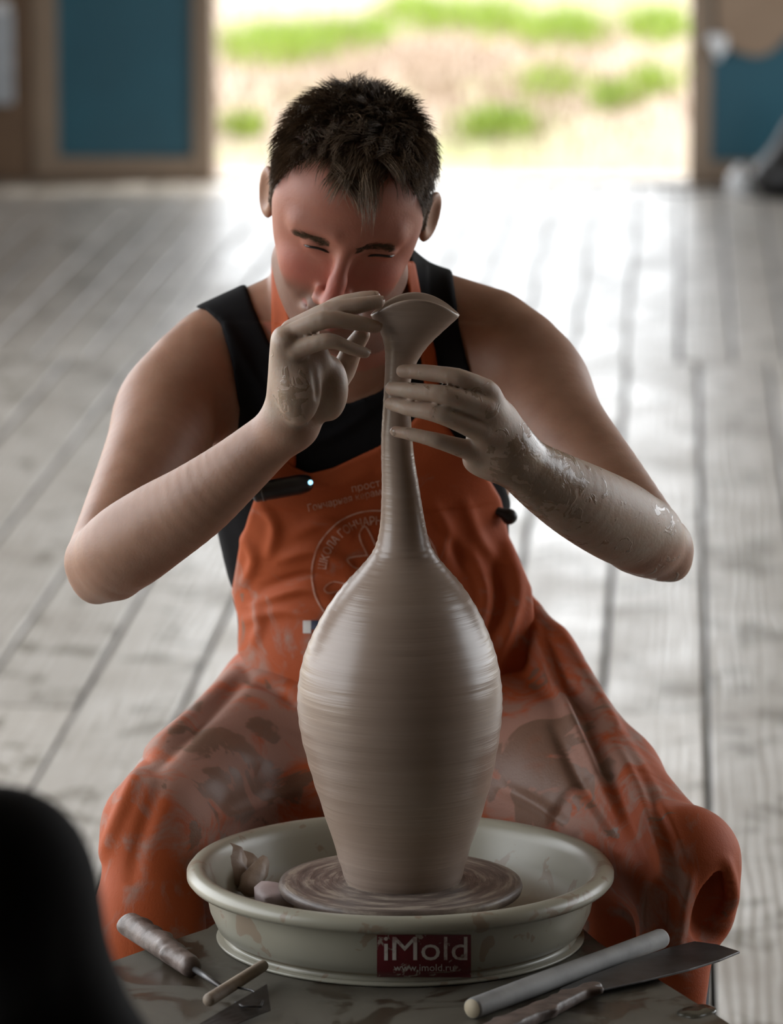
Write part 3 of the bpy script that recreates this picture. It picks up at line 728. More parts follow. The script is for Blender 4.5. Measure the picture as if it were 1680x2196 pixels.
# local x = picture right, local y = out of the face, local z = up
Bx = Rh @ Vector((1, 0, 0)); By = Rh @ Vector((0, -1, 0)); Bz = Rh @ Vector((0, 0, 1))
HB = np.array([Bx[:], By[:], Bz[:]], dtype=np.float32)          # rows: local axes in world
def H(x, y, z): return HO + x * HB[0] + y * HB[1] + z * HB[2]
def hell(c, r, R=None): return ell(H(*c), r, HB if R is None else np.array(R, dtype=np.float32) @ HB)
def hcone(a, b_, ra, rb): return cone(H(*a), H(*b_), ra, rb)
def rz(a): c_, s_ = math.cos(a), math.sin(a); return np.array([[c_, s_, 0], [-s_, c_, 0], [0, 0, 1]])
def rx(a): c_, s_ = math.cos(a), math.sin(a); return np.array([[1, 0, 0], [0, c_, s_], [0, -s_, c_]])
cran = [hell((0, -.012, .046), (.0775, .094, .079)), hell((0, .036, .045), (.068, .050, .054)), hell((-.050, .025, .015), (.023, .036, .042)), hell((.050, .025, .015), (.023, .036, .042)), hell((0, .030, -.022), (.063, .061, .074)), hell((0, .026, -.062), (.052, .054, .044)),
        hcone((-.052, .012, -.055), (-.022, .066, -.090), .016, .015), hcone((.052, .012, -.055), (.022, .066, -.090), .016, .015), hell((0, .074, -.092), (.022, .018, .016))]
face = [hell((-.037, .061, -.020), (.022, .019, .024)), hell((.037, .061, -.020), (.022, .019, .024)), hcone((-.043, .071, .034), (-.008, .086, .030), .010, .010), hcone((.049, .067, .034), (.016, .084, .030), .010, .010),
        hell((0, .080, -.058), (.030, .018, .016))]
nose = [hcone((.006, .087, .030), (.001, .103, -.010), .0065, .0085), hcone((.001, .103, -.010), (-.002, .113, -.029), .0085, .0112), hell((-.0145, .099, -.032), (.0085, .011, .0085)), hell((.0105, .099, -.032), (.0085, .011, .0085))]
lids = [hell((-.0245, .0765, .019), (.0150, .0125, .0100)), hell((.0405, .0725, .019), (.0150, .0125, .0100))]
lips = [hcone((-.027, .080, -.053), (0, .0955, -.0585), .0035, .0052), hcone((.027, .080, -.053), (0, .0955, -.0585), .0035, .0052), hcone((-.022, .082, -.061), (0, .0945, -.0675), .0030, .0062), hcone((.022, .082, -.061), (0, .0945, -.0675), .0030, .0062)]
def ear(s):
    R = rz(s * .42) @ rx(-.18)
    c_ = (s * .0840, -.020, .004)
    return hell(c_, (.0075, .0195, .0330), R), hell((s * .0890, -.016, .006), (.0060, .0125, .0225), R)
earL, earLc = ear(-1); earR, earRc = ear(1)

# ---- trunk and arms
neck = [cone(H(0, -.028, -.035), A(752, 640, 4.865), .060, .064), cone(H(0, .01, -.05), A(750, 760, 4.80), .045, .050)]
trunk = [ell(A(770, 880, 4.90), (.180, .105, .135)), ell(A(775, 1060, 4.905), (.150, .105, .16)), ell(A(808, 1300, 4.925), (.143, .108, .14)), ell(A(825, 1480, 4.97), (.165, .125, .11)),
         ell(A(640, 880, 4.835), (.085, .050, .070)), ell(A(900, 880, 4.835), (.085, .050, .070)),
         cone(A(748, 650, 4.88), A(460, 752, 4.85), .055, .046), cone(A(748, 645, 4.88), A(1050, 712, 4.85), .055, .046)]
shR, elR, wrR = A(410, 838, 4.81), A(212, 1205, 4.55), A(624, 905, 4.415)
shL, elL, wrL = A(1108, 765, 4.81), A(1418, 1170, 4.58), A(1088, 968, 4.395)
def lerp(a, b_, t): return a + (b_ - a) * t
def limb(J, n=26):
    q = spline([tuple(A(*j[:3])) + (j[3],) for j in J], n)
    return [cone(q[i][:3], q[i + 1][:3], float(q[i][3]), float(q[i + 1][3])) for i in range(n - 1)]
upR = limb([(405, 818, 4.81, .052), (362, 882, 4.785, .0560), (335, 962, 4.73, .0520), (282, 1075, 4.65, .0445), (214, 1200, 4.55, .0340)])
foR = limb([(624, 905, 4.415, .0245), (572, 950, 4.430, .0268), (500, 1012, 4.448, .0315), (420, 1075, 4.468, .0375), (335, 1130, 4.495, .0420), (262, 1180, 4.52, .0430), (216, 1212, 4.545, .0340)])
elbR = [cone(A(235, 1225, 4.54), A(206, 1254, 4.553), .030, .0175)]
upL = limb([(1112, 772, 4.81, .052), (1150, 828, 4.79, .0560), (1195, 918, 4.735, .0515), (1295, 1040, 4.66, .0440), (1416, 1168, 4.58, .0300)])
foL = limb([(1088, 968, 4.395, .0265), (1130, 1003, 4.41, .0285), (1185, 1040, 4.435, .0335), (1250, 1078, 4.465, .0385), (1325, 1118, 4.51, .0410), (1385, 1152, 4.548, .0375)])
elbL = [cone(A(1375, 1150, 4.545), A(1425, 1182, 4.572), .036, .0275), cone(A(1405, 1185, 4.568), A(1445, 1213, 4.578), .024, .0145)]

# ---- hands: every finger is its own jointed chain (x, y, depth, radius)
def chain(J, n=13):
    q = spline([tuple(A(*j[:3])) + (j[3] * .95,) for j in J], n); out = []
    for i in range(n - 1):
        k_ = [1 + .05 * math.exp(-((t - .36) / .07) ** 2) + .03 * math.exp(-((t - .70) / .06) ** 2) for t in (i / (n - 1), (i + 1) / (n - 1))]
        out.append(cone(q[i][:3], q[i + 1][:3], float(q[i][3]) * k_[0], float(q[i + 1][3]) * k_[1]))
    return out
FR = dict(
    pinky=[(632, 752, 4.372, .0098), (703, 731, 4.362, .0080), (752, 747, 4.366, .0066), (783, 757, 4.372, .0058)],
    ring=[(610, 724, 4.386, .0112), (694, 686, 4.370, .0092), (762, 692, 4.372, .0080), (806, 701, 4.381, .0068)],
    middle=[(626, 708, 4.405, .0112), (704, 668, 4.388, .0096), (768, 655, 4.384, .0084), (812, 647, 4.388, .0070)],
    index=[(652, 700, 4.430, .0108), (722, 657, 4.412, .0092), (774, 642, 4.406, .0080), (803, 637, 4.404, .0068)],
    thumb=[(695, 850, 4.428, .0155), (735, 795, 4.436, .0125), (757, 748, 4.428, .0105), (777, 717, 4.416, .0085)])
PR = [cone(wrR, A(612, 735, 4.376), .021, .0125), cone(wrR, A(612, 728, 4.392), .021, .0135), cone(wrR, A(632, 715, 4.412), .021, .0135), cone(wrR, A(658, 712, 4.43), .020, .0125),
      ell(A(642, 835, 4.380), (.021, .017, .034)), ell(A(706, 832, 4.410), (.0185, .020, .032)), ell(A(655, 770, 4.395), (.024, .016, .022))]
FL = dict(
    index=[(1040, 836, 4.372, .0118), (982, 810, 4.360, .0092), (910, 799, 4.368, .0081), (864, 796, 4.376, .0070)],
    middle=[(1042, 878, 4.362, .0118), (958, 848, 4.350, .0094), (886, 838, 4.360, .0082), (840, 833, 4.372, .0070)],
    ring=[(1034, 926, 4.362, .0115), (948, 890, 4.350, .0092), (880, 876, 4.360, .0079), (838, 866, 4.374, .0066)],
    pinky=[(1008, 966, 4.372, .0105), (938, 945, 4.362, .0078), (886, 932, 4.368, .0068), (848, 925, 4.377, .0058)],
    thumb=[(1060, 925, 4.425, .0155), (1010, 885, 4.440, .0120), (950, 868, 4.443, .0100), (905, 852, 4.437, .0085)])
PL = [cone(wrL, A(1048, 848, 4.376), .0205, .0130), cone(wrL, A(1050, 885, 4.368), .021, .0135), cone(wrL, A(1040, 930, 4.368), .021, .0135), cone(wrL, A(1022, 972, 4.378), .0205, .0125),
      ell(A(1050, 985, 4.395), (.026, .018, .018)), ell(A(1060, 925, 4.395), (.026, .02, .032))]

lo = np.array([W(130, 1300, 4.50).x - .01, 4.30, .50]); hi = np.array([W(1490, 1200, 4.60).x + .01, 5.10, 1.285])
B = Vol(lo, hi, .0022)
B.group(trunk, .05, .0); B.group(neck, .03, .035); B.group(cran, .022, .025)
B.group(face, .012, .016); B.group(nose, .007, .009)
B.cut([hell((-.0245, .1005, .025), (.019, .013, .0105)), hell((.0405, .0965, .025), (.019, .013, .0105))], .010)
B.group(lids, .002, .005); B.group(lips, .004, .006)
B.cut([hcone((-.031, .0835, -.052), (0, .102, -.0625), .0012, .0016), hcone((.031, .0835, -.052), (0, .102, -.0625), .0012, .0016)], .004)
B.cut([hcone((-.023, .094, -.032), (-.039, .081, -.058), .0018, .0028), hcone((.020, .094, -.032), (.038, .081, -.058), .0018, .0028)], .008)     # smile folds
B.cut([hcone((-.037, .0885, .018), (-.012, .0905, .0145), .0006, .0008), hcone((.053, .0845, .018), (.028, .0875, .0145), .0006, .0008)], .003)   # narrowed eyes
B.cut([hell((-.0085, .108, -.0395), (.003, .004, .003)), hell((.0045, .108, -.0395), (.003, .004, .003))], .003)
B.group([earL], .002, .006); B.group([earR], .002, .006); B.cut([earLc, earRc], .004)
B.group(upR, 0, .03); B.group(upL, 0, .03)
B.group(foR, 0, .008); B.group(foL, 0, .008); B.group(elbR, .012, .016); B.group(elbL, .014, .012)
B.group(PR, .012, .014); B.group(PL, .012, .014)
for n_ in ('thumb', 'index', 'middle', 'ring', 'pinky'):
    B.group(chain(FR[n_]), 0, .0026); B.group(chain(FL[n_]), 0, .0026)
# palm crease of the raised hand
B.cut([cone(A(672, 770, 4.368), A(680, 850, 4.372), .0015, .0015)], .006)
V, F = B.mesh(); V = relax(V, F, 2, .45)
BODYV, BODYF = V, F
person = link('person', mesh_np('person', V, F), 'skin')
tag(person, 'man in black tank top and orange apron bent over the wheel, shaping the vase rim', 'person')
# vertex weights
loc = (V - HO) @ HB.T; px, py = PROJ(V)
inhead = (np.linalg.norm(loc - np.array([0, 0, .0]), axis=1) < .16)
ex_, ey_, ez_ = loc[:, 0], loc[:, 1], loc[:, 2]
flush = np.where(inhead & (ey_ > 0), .55, 0) + inhead * (np.exp(-(((np.abs(ex_) - .043) / .022) ** 2 + ((ez_ + .012) / .022) ** 2)) * (ey_ > .03) * .5 + np.exp(-((ex_ / .016) ** 2 + ((ez_ + .015) / .022) ** 2)) * (ey_ > .085) * .6)
def hairline(x, y):                               # height of the hair edge by direction from the face
    ph = np.degrees(np.arctan2(np.abs(x), y)); c_ = np.where(np.asarray(x) > 0, .004, 0)
    return np.interp(ph, [0, 12, 26, 42, 54, 63, 72, 80, 92, 100, 118, 128, 180], [.084, .087, .098, .098, .082, .050, .018, -.012, -.004, .026, .026, -.030, -.045]) - c_
hair_line = hairline(ex_, ey_)
scalp = inhead * ss(ez_ - hair_line, -.004, .006) * (np.abs(ex_) < .084)
stub = inhead * ss(-.028 - ez_, -.006, .02) * (ey_ > -.01) * (ez_ > -.125) * .65
stub += inhead * .25 * np.exp(-((ex_ / .03) ** 2 + ((ez_ + .046) / .008) ** 2)) * (ey_ > .06)
def dseg(segs):
    d = np.full(len(V), 1., dtype=np.float32)
    for s_ in segs: d = np.minimum(d, pdist(s_, V[:, 0], V[:, 1], V[:, 2]))
    return d
handR = dseg(sum([chain(FR[k_]) for k_ in FR], []) + PR); handL = dseg(sum([chain(FL[k_]) for k_ in FL], []) + PL)
fr, fl_ = dseg(foR + elbR), dseg(foL + elbL)
ur, ul = dseg(upR), dseg(upL)
nearR = ss(-np.minimum(handR, fr), -.012, -.002) * (fr < ur + .004); nearL = ss(-np.minimum(handL, fl_), -.012, -.002) * (fl_ < ul + .003)
dry = np.maximum(ss(-handR, -.012, -.002) * .9, nearR * .16); dry = np.maximum(dry, nearL * (.95 - .85 * ss(py + .45 * (px - 1300), 1215, 1262)))
# wet slip: left forearm below wrist, right wrist
tL = np.clip(((V - wrL) @ (elL - wrL)) / ((elL - wrL) @ (elL - wrL)), 0, 1)
wet = nearL * (handL > .004) * np.clip(.80 - 1.8 * np.maximum(tL - .12, 0) + .0, .38, 1) * (px > 1050)
wet = np.maximum(wet, ss(-handL, -.010, -.002) * .34)
dR = np.hypot((px - 625) / 40, (py - 850) / 85); wet = np.maximum(wet, ss(-handR, -.012, -.002) * np.clip(.75 - .35 * dR, 0, 1) * (px < 680))
lipw = inhead * ss(-np.minimum.reduce([pdist(q, V[:, 0], V[:, 1], V[:, 2]) for q in lips]), -.0025, .0) * .6
for n_, a_ in (('flush', np.clip(flush, 0, 1.2)), ('scalp', np.clip(scalp, 0, 1) * .85), ('stubble', np.clip(stub, 0, 1)), ('dryclay', np.clip(dry, 0, 1)), ('wetclay', np.clip(wet, 0, 1)), ('lip', lipw)): fattr(person.data, n_, a_)
bodybvh = bvh_of(V, F)

# ---- hair: short brown strands combed forward, ragged fringe, faded sides
def strands(roots, tips_fn, name, parent, rad=.00035, seg=5):
    Vs, Fs, tone = [], [], []
    for k_, (root, nrm, info) in enumerate(roots):
        pts, tn, rd = tips_fn(root, nrm, info)
        if pts is None: continue
        t = (pts[-1] - pts[0]).normalized(); a = t.cross(nrm)
        if a.length < 1e-4: a = t.orthogonal()
        a.normalize(); b_ = t.cross(a)
        i0 = len(Vs)
        for s_, p in enumerate(pts):
            r_ = rd * (1 - .82 * s_ / (len(pts) - 1))
            for th in (0, 2.094, 4.189): Vs.append(p + (a * math.cos(th) + b_ * math.sin(th)) * r_); tone.append(tn)
        for s_ in range(len(pts) - 1):
            for j in range(3): q = i0 + s_ * 3; Fs.append((q + j, q + (j + 1) % 3, q + 3 + (j + 1) % 3, q + 3 + j))
    me = mesh_np(name, np.array([v[:] for v in Vs]), Fs); fattr(me, 'hairtone', tone)
    return link(name, me, 'hair', parent)
def hw(v): return Vector(HO + v[0] * HB[0] + v[1] * HB[1] + v[2] * HB[2])
def hd_(v): return Vector(v[0] * HB[0] + v[1] * HB[1] + v[2] * HB[2])
cent = hw((0, -.008, .035)); roots = []
clumps = []
tries = 0
while len(roots) < 15000 and tries < 60000:
    tries += 1
    d = Vector((random.gauss(0, 1), random.gauss(0, 1), random.gauss(0, 1))).normalized()
    if d.z < -.55: continue
    dw = hd_(d); h_, nr, _, _ = bodybvh.ray_cast(cent + dw * .17, -dw)
    if h_ is None: continue
    l = HB @ (np.array(h_) - HO); x, y, z = map(float, l)
    if abs(x) > .084 or (z < .036 and y < -.006 and abs(x) > .0775): continue
    hl = float(hairline(x, y))
    hl += random.gauss(0, .0025)
    if z < hl: continue
    roots.append((h_, nr, (x, y, z)))
for _ in range(420):
    r_ = random.choice(roots); clumps.append((np.array(r_[2]), np.array([random.gauss(0, .30), random.gauss(0, .22), random.gauss(0, .25)]), random.uniform(.75, 1.25), random.random()))
CP = np.array([c_[0] for c_ in clumps])
def hairfn(root, nrm, l):
    x, y, z = l
    i = int(np.argmin(((CP - np.array(l)) ** 2).sum(1))); _, jit, ls, tn = clumps[i]
    top = min(max((z - .045) / .05, 0), 1)
    front = min(max((y - .03) / .05, 0), 1)
    mid = math.exp(-((x - .014) / .026) ** 2)
    L = (.006 + .022 * top ** .8 + (.027 * mid - .004) * front * top) * ls * random.uniform(.8, 1.1)
    if top < .25: L *= (.55 + 1.8 * top)
    n_l = HB @ np.array(nrm)
    comb = np.array([x * 1.2, .75 - .25 * (1 - top), -.55 * (1 - top) - .25 * front])
    side = 1 - top; comb = comb * top + np.array([0, .05, -1.0]) * side
    comb = comb + jit * (.9 * top + .25)
    lift = (.55 * top + .18) * (1 - .45 * front)
    if z > .115 and y < .0: lift += .35
    dvec = comb - n_l * float(comb @ n_l); dvec /= max(np.linalg.norm(dvec), 1e-6)
    p = np.array(root); out = [Vector(p)]
    dirv = n_l * (lift + .35) + dvec * .8
    for s_ in range(4):
        dd = dirv / np.linalg.norm(dirv); p = p + (dd @ HB) * (L / 4); out.append(Vector(p))
        dirv = dirv + dvec * .30 - n_l * (.16 + .10 * front) + np.array([0, 0, -.10 * front]) + np.array([random.gauss(0, .08), random.gauss(0, .08), random.gauss(0, .08)])
    return out, min(1, max(0, .35 * tn + random.gauss(.25, .18) + .06 * side)), .00042 if top > .2 else .00030
hair = strands(roots, hairfn, 'hair', person); hair['label'] = 'short dark brown hair with ragged fringe'; hair['kind'] = 'stuff'
# eyebrows and lash lines
for s in (-1, 1):
    br = []
    for _ in range(230):
        t = random.random(); x = s * (.013 + .036 * t) + .001; z = .0250 + .006 * math.sin(t * 2.4) - .004 * t + random.gauss(0, .0020)
        o_ = hw((x, .16, z)); h_, nr, _, _ = bodybvh.ray_cast(o_, hd_((0, -1, 0)))
        if h_ is not None: br.append((h_, nr, (x, t, z)))
    def brow(root, nrm, l, s=s):
        d = hd_((s * .9, 0, random.uniform(-.1, .35))) ; d = d - nrm * d.dot(nrm); L = random.uniform(.005, .009)
        return [root, root + d * L * .5 + nrm * .0008, root + d * L + nrm * .0004], random.uniform(.2, .6), .00030
    eb = strands(br, brow, 'eyebrow', person); eb['kind'] = 'stuff'
    pts = []
    for q in range(9):
        t = q / 8; x = s * (.0195 + .0265 * t) + .008; h_, nr, _, _ = bodybvh.ray_cast(hw((x, .16, .0150 + .0035 * math.sin(t * 3.0))), hd_((0, -1, 0)))
        if h_ is not None: pts.append(tuple(h_ + nr * .0002))
    link('eyelash', tube(pts, [.0004] + [.0015] * (len(pts) - 2) + [.0004], 6), 'eye', person)
# nails
def nail(J, upv, name='fingernail'):
    a, b_ = A(*J[-2][:3]), A(*J[-1][:3]); t = Vector(b_ - a).normalized(); n_ = Vector(upv); n_ = (n_ - t * n_.dot(t)).normalized(); sd = t.cross(n_); r_ = J[-1][3]
    c_ = Vector(b_) + n_ * (r_ * .84) + t * (r_ * .10); Vn, Fn = [], []
    for i in range(5):
        for j in range(5):
            u, v = (i / 4 - .5) * 2, (j / 4 - .5) * 2; sc_ = 1 - .12 * v * v if v > 0 else 1
            Vn.append(tuple(c_ + sd * u * r_ * .56 * sc_ + t * v * r_ * .66 - n_ * (u * u * r_ * .30 + max(v, 0) * r_ * .12)))
    for i in range(4):
        for j in range(4): Fn.append((i * 5 + j, i * 5 + j + 1, (i + 1) * 5 + j + 1, (i + 1) * 5 + j))
    link(name, mesh_np(name, Vn, Fn), 'nail', person)
for k_ in ('pinky', 'ring', 'middle', 'index'): nail(FR[k_], (-.15, -.45, 1))

# ---- clothes: shells over the trunk
glo = np.array([W(380, 1000, 4.8).x, 4.68, .50]); ghi = np.array([W(1260, 1000, 4.8).x, 5.10, 1.19])
def trunkvol(h):
    G = Vol(glo, ghi, h); G.group(trunk, .05, 0); G.group(neck, .03, .035); G.group(upR, 0, .03); G.group(upL, 0, .03); return G
def polycut(G, poly, backpoly=None, ysplit=4.93):
    I = np.argwhere(np.abs(G.D) < .035); P = G.lo + G.h * I; x, y = PROJ(P)
    d = polysd(x, y, poly) / 2090.
    if backpoly is not None: d = np.where(P[:, 1] > ysplit, polysd(x, y, backpoly) / 2090., d)
    G.D[I[:, 0], I[:, 1], I[:, 2]] = smax(G.D[I[:, 0], I[:, 1], I[:, 2]], d.astype(np.float32), .003)
def ridges(V, F, R):
    nr = vnorm(V, F); x, y = PROJ(V); disp = np.zeros(len(V), dtype=np.float32)
    for pl, amp, wd in R:
        d, s_ = pldist(x, y, spline(pl, 14)); disp += amp * np.exp(-(d / wd) ** 2) * np.clip(np.sin(np.pi * np.clip(s_ * .94 + .06, 0, 1)), 0, 1) ** .5
    return V + nr * disp[:, None]
tank_poly = [(395, 655), (440, 664), (476, 695), (496, 770), (514, 880), (505, 980), (455, 1090), (458, 1200), (488, 1275), (520, 1440), (1140, 1440), (1115, 1200), (1105, 1100), (1060, 980), (1022, 850), (1003, 780), (985, 700), (972, 600), (968, 540), (880, 520),
             (880, 620), (890, 700), (868, 790), (815, 840), (745, 866), (690, 850), (630, 800), (578, 735), (545, 660), (524, 600), (515, 570), (395, 600)]
tank_back = [(395, 655), (476, 695), (496, 770), (514, 880), (505, 980), (455, 1090), (458, 1200), (488, 1275), (520, 1440), (1140, 1440), (1115, 1200), (1105, 1100), (1060, 980), (1022, 850), (985, 700), (968, 500), (880, 500), (860, 660), (640, 660), (515, 540), (395, 560)]
G = trunkvol(.0028); G.D -= .0042; polycut(G, tank_poly, tank_back)
Vt, Ft = largest(*G.mesh()); Vt = relax(Vt, Ft, 2, .4)
Vt = ridges(Vt, Ft, [([(480, 690), (540, 800), (600, 900)], .003, 14), ([(470, 1110), (490, 1190), (500, 1260)], .004, 14), ([(640, 960), (720, 930), (800, 880)], .003, 12), ([(560, 780), (640, 870), (760, 920)], .0025, 12), ([(960, 600), (975, 700)], .002, 10)])
tank = link('tank_top', mesh_np('tank_top', Vt, Ft), 'jersey', person); tank['label'] = 'black sleeveless tank top'
# bib of the apron
bib_poly = [(604, 975), (628, 1000), (664, 1016), (715, 1003), (770, 977), (815, 955), (870, 920), (905, 880), (935, 880), (985, 950), (1040, 1010), (1075, 1070), (1092, 1150), (1110, 1205), (1140, 1260), (1150, 1350), (1135, 1440), (1080, 1500), (640, 1530), (560, 1470), (510, 1400), (512, 1330), (497, 1270), (512, 1180), (535, 1100), (560, 1040), (585, 990)]
G = trunkvol(.0028); G.group([ell(A(830, 1400, 4.90), (.150, .115, .10)), ell(A(1000, 1300, 4.90), (.066, .07, .07)), cone(A(1100, 1230, 4.88), A(1085, 1420, 4.87), .03, .035)], .03, .04); G.D -= .0095; polycut(G, bib_poly)
X_, Y_, Z_ = G.ax(); G.D = np.maximum(G.D, Y_ - 5.0)
Vb, Fb = largest(*G.mesh()); Vb = relax(Vb, Fb, 2, .4)
Vb = ridges(Vb, Fb, [([(560, 1080), (590, 1130), (575, 1200)], .005, 13), ([(520, 1150), (545, 1200), (520, 1260)], .005, 12), ([(600, 1200), (680, 1180), (760, 1215)], .005, 13), ([(570, 1260), (660, 1235), (740, 1250)], -.004, 11), ([(560, 1290), (650, 1262), (720, 1280)], .005, 12),
    ([(640, 1140), (700, 1120), (760, 1150)], .004, 14), ([(530, 1330), (610, 1310), (690, 1330)], .004, 12), ([(545, 1380), (560, 1330), (540, 1290)], .004, 12), ([(930, 1080), (960, 1140), (950, 1200)], .004, 14), ([(1000, 1080), (1030, 1160), (1080, 1220)], .005, 15),
    ([(1090, 1180), (1110, 1260), (1090, 1340), (1040, 1420)], .007, 17), ([(1060, 1200), (1070, 1290), (1050, 1380)], -.006, 14), ([(1010, 1180), (1040, 1270), (1030, 1350)], .006, 15), ([(960, 1150), (1000, 1230)], -.004, 13), ([(1100, 1330), (1070, 1420), (1075, 1490)], .005, 14), ([(640, 1030), (720, 1040), (800, 1010)], .003, 16)])
apron = empty('apron', A(800, 1300, 4.83), person); apron.parent = person; apron.matrix_parent_inverse = parent_inv(person); apron.location = Vector(A(800, 1300, 4.83)); apron['label'] = 'orange apron smeared with clay'
xb, yb = PROJ(Vb)
bib = link('bib', mesh_np('bib', Vb, Fb), 'apron', apron)
fattr(bib.data, 'mud', np.clip(.16 + .30 * ss(yb, 1180, 1420) + .12 * np.exp(-((xb - 600) / 90) ** 2 - ((yb - 1260) / 60) ** 2), 0, 1))
bibbvh = bvh_of(Vb, Fb)
# neck straps
for sp_ in ([(582, 560), (604, 560), (612, 640), (630, 720), (632, 860), (636, 1008), (602, 985), (590, 860), (582, 720)], [(868, 560), (890, 560), (905, 640), (936, 760), (945, 840), (936, 905), (905, 905), (912, 840), (902, 760), (880, 660)]):
    G = trunkvol(.0028); G.D -= .0085; polycut(G, sp_); X_, Y_, Z_ = G.ax(); G.D = np.maximum(G.D, Y_ - 4.90)
    Vs_, Fs_ = largest(*G.mesh()); link('neck_strap', mesh_np('neck_strap', relax(Vs_, Fs_, 1, .4), Fs_), 'strap', apron)
# printed emblem and lines of text on the bib
def rot(cx, cy, w_, h_, ang):
    c_, s_ = math.cos(ang), math.sin(ang)
    return lambda a, b_: (cx + a * w_ * c_ + b_ * h_ * s_, cy + a * w_ * s_ - b_ * h_ * c_)
text_obj('lettering', 'прост', bibbvh, rot(757, 1059, 62, 17, math.radians(-12)), .0012, 'print', apron)
text_obj('lettering', 'Гончарная керам', bibbvh, rot(664, 1100, 160, 20, math.radians(-13)), .0012, 'print', apron)
LC, LR = (806, 1231), 137
def arcfn(a, b_):
    th = math.radians(186 + a * 112); r_ = 106 + b_ * 19; return LC[0] + r_ * math.cos(th), LC[1] + r_ * math.sin(th)
text_obj('lettering', 'ШКОЛА ГОНЧАРНОГО', bibbvh, arcfn, .0012, 'print', apron, .01)
def ribbon(pl, w_, name='emblem_line', bvh=None, mat='print', parent=None, n=40):
    pts = spline(pl, n); Vr, Fr_ = [], []
    for i, p in enumerate(pts):
        t = np.array(pts[min(i + 1, n - 1)]) - np.array(pts[max(i - 1, 0)]); t = t / max(np.linalg.norm(t), 1e-6); q = np.array([-t[1], t[0]]) * w_ / 2
        a, b_ = cast(bvh, *(p + q), .0012), cast(bvh, *(p - q), .0012)
        if a is None or b_ is None: continue
        Vr += [tuple(a), tuple(b_)]
    for i in range(len(Vr) // 2 - 1): Fr_.append((2 * i, 2 * i + 1, 2 * i + 3, 2 * i + 2))
    link(name, mesh_np(name, Vr, Fr_), mat, parent)
ribbon([(LC[0] + LR * math.cos(math.radians(t)), LC[1] + LR * math.sin(math.radians(t))) for t in range(140, 381, 12)], 3.0, bvh=bibbvh, parent=apron, n=80)
ribbon([(787, 1188), (774, 1160), (772, 1142), (783, 1128), (796, 1148), (806, 1170)], 3.4, bvh=bibbvh, parent=apron)
ribbon([(790, 1190), (762, 1193), (745, 1200), (758, 1215), (775, 1218), (790, 1200)], 3.4, bvh=bibbvh, parent=apron)
ribbon([(742, 1252), (715, 1248), (696, 1262), (706, 1272), (735, 1264), (745, 1254)], 3.0, bvh=bibbvh, parent=apron)
Vv, Ff = patch(bibbvh, 651, 668, 1330, 1358, 4, 6, .0012); link('tag', mesh_np('tag', Vv, Ff), 'tagwhite', apron)
Vv, Ff = patch(bibbvh, 668, 690, 1330, 1350, 4, 6, .0012); link('tag', mesh_np('tag', Vv, Ff), 'tagblue', apron)

# skirt of the apron over spread thighs
slo = np.array([-.40, 4.28, .10]); shi = np.array([.40, 5.06, .78])
K = Vol(slo, shi, .0036)
kR, kL = A(335, 1775, 4.54), A(1465, 1855, 4.47)
K.group([cone(A(650, 1525, 4.92), kR, .080, .046), cone(A(990, 1520, 4.92), A(1225, 1720, 4.70), .085, .075), cone(A(1225, 1720, 4.70), kL, .075, .050), ell(A(825, 1510, 4.93), (.160, .115, .085)),
         cone(A(760, 1600, 4.84), A(700, 1720, 4.70), .07, .035), cone(A(930, 1600, 4.84), A(1010, 1720, 4.72), .07, .035), ell(A(830, 1640, 4.80), (.14, .05, .06))], .07, .0)
K.group([cone(A(575, 1505, 4.90), A(410, 1660, 4.66), .048, .044), cone(A(410, 1660, 4.66), kR, .044, .044)], .03, .02)
# side panels hanging from the knees
K.group([cone(kR, A(315, 2000, 4.50), .046, .048), cone(A(315, 2000, 4.50), A(300, 2380, 4.50), .050, .052), cone(A(400, 1830, 4.62), A(410, 2300, 4.62), .045, .05), cone(A(550, 1780, 4.70), A(560, 2200, 4.70), .03, .04)], .04, .03)
K.group([cone(kL, A(1500, 1960, 4.46), .048, .034), cone(A(1470, 1840, 4.45), A(1440, 2080, 4.43), .040, .030), cone(A(1440, 2080, 4.43), A(1462, 2180, 4.43), .030, .024), cone(A(1330, 1850, 4.60), A(1330, 2300, 4.60), .045, .05), cone(A(1440, 1950, 4.52), A(1440, 2300, 4.52), .035, .035), cone(A(1150, 1780, 4.70), A(1160, 2200, 4.70), .03, .04)], .03, .03)
K.group([cone(A(1105, 1270, 4.87), A(1190, 1420, 4.83), .014, .020), cone(A(1190, 1420, 4.83), A(1335, 1650, 4.68), .020, .028), cone(A(1335, 1650, 4.68), A(1500, 1850, 4.49), .028, .028)], .03, .02)
K.cut([cone(A(1522, 1885, 4.430), A(1535, 1975, 4.415), .016, .027)], .008)
X_, Y_, Z_ = K.ax(); K.D = np.maximum(K.D, .14 - Z_)
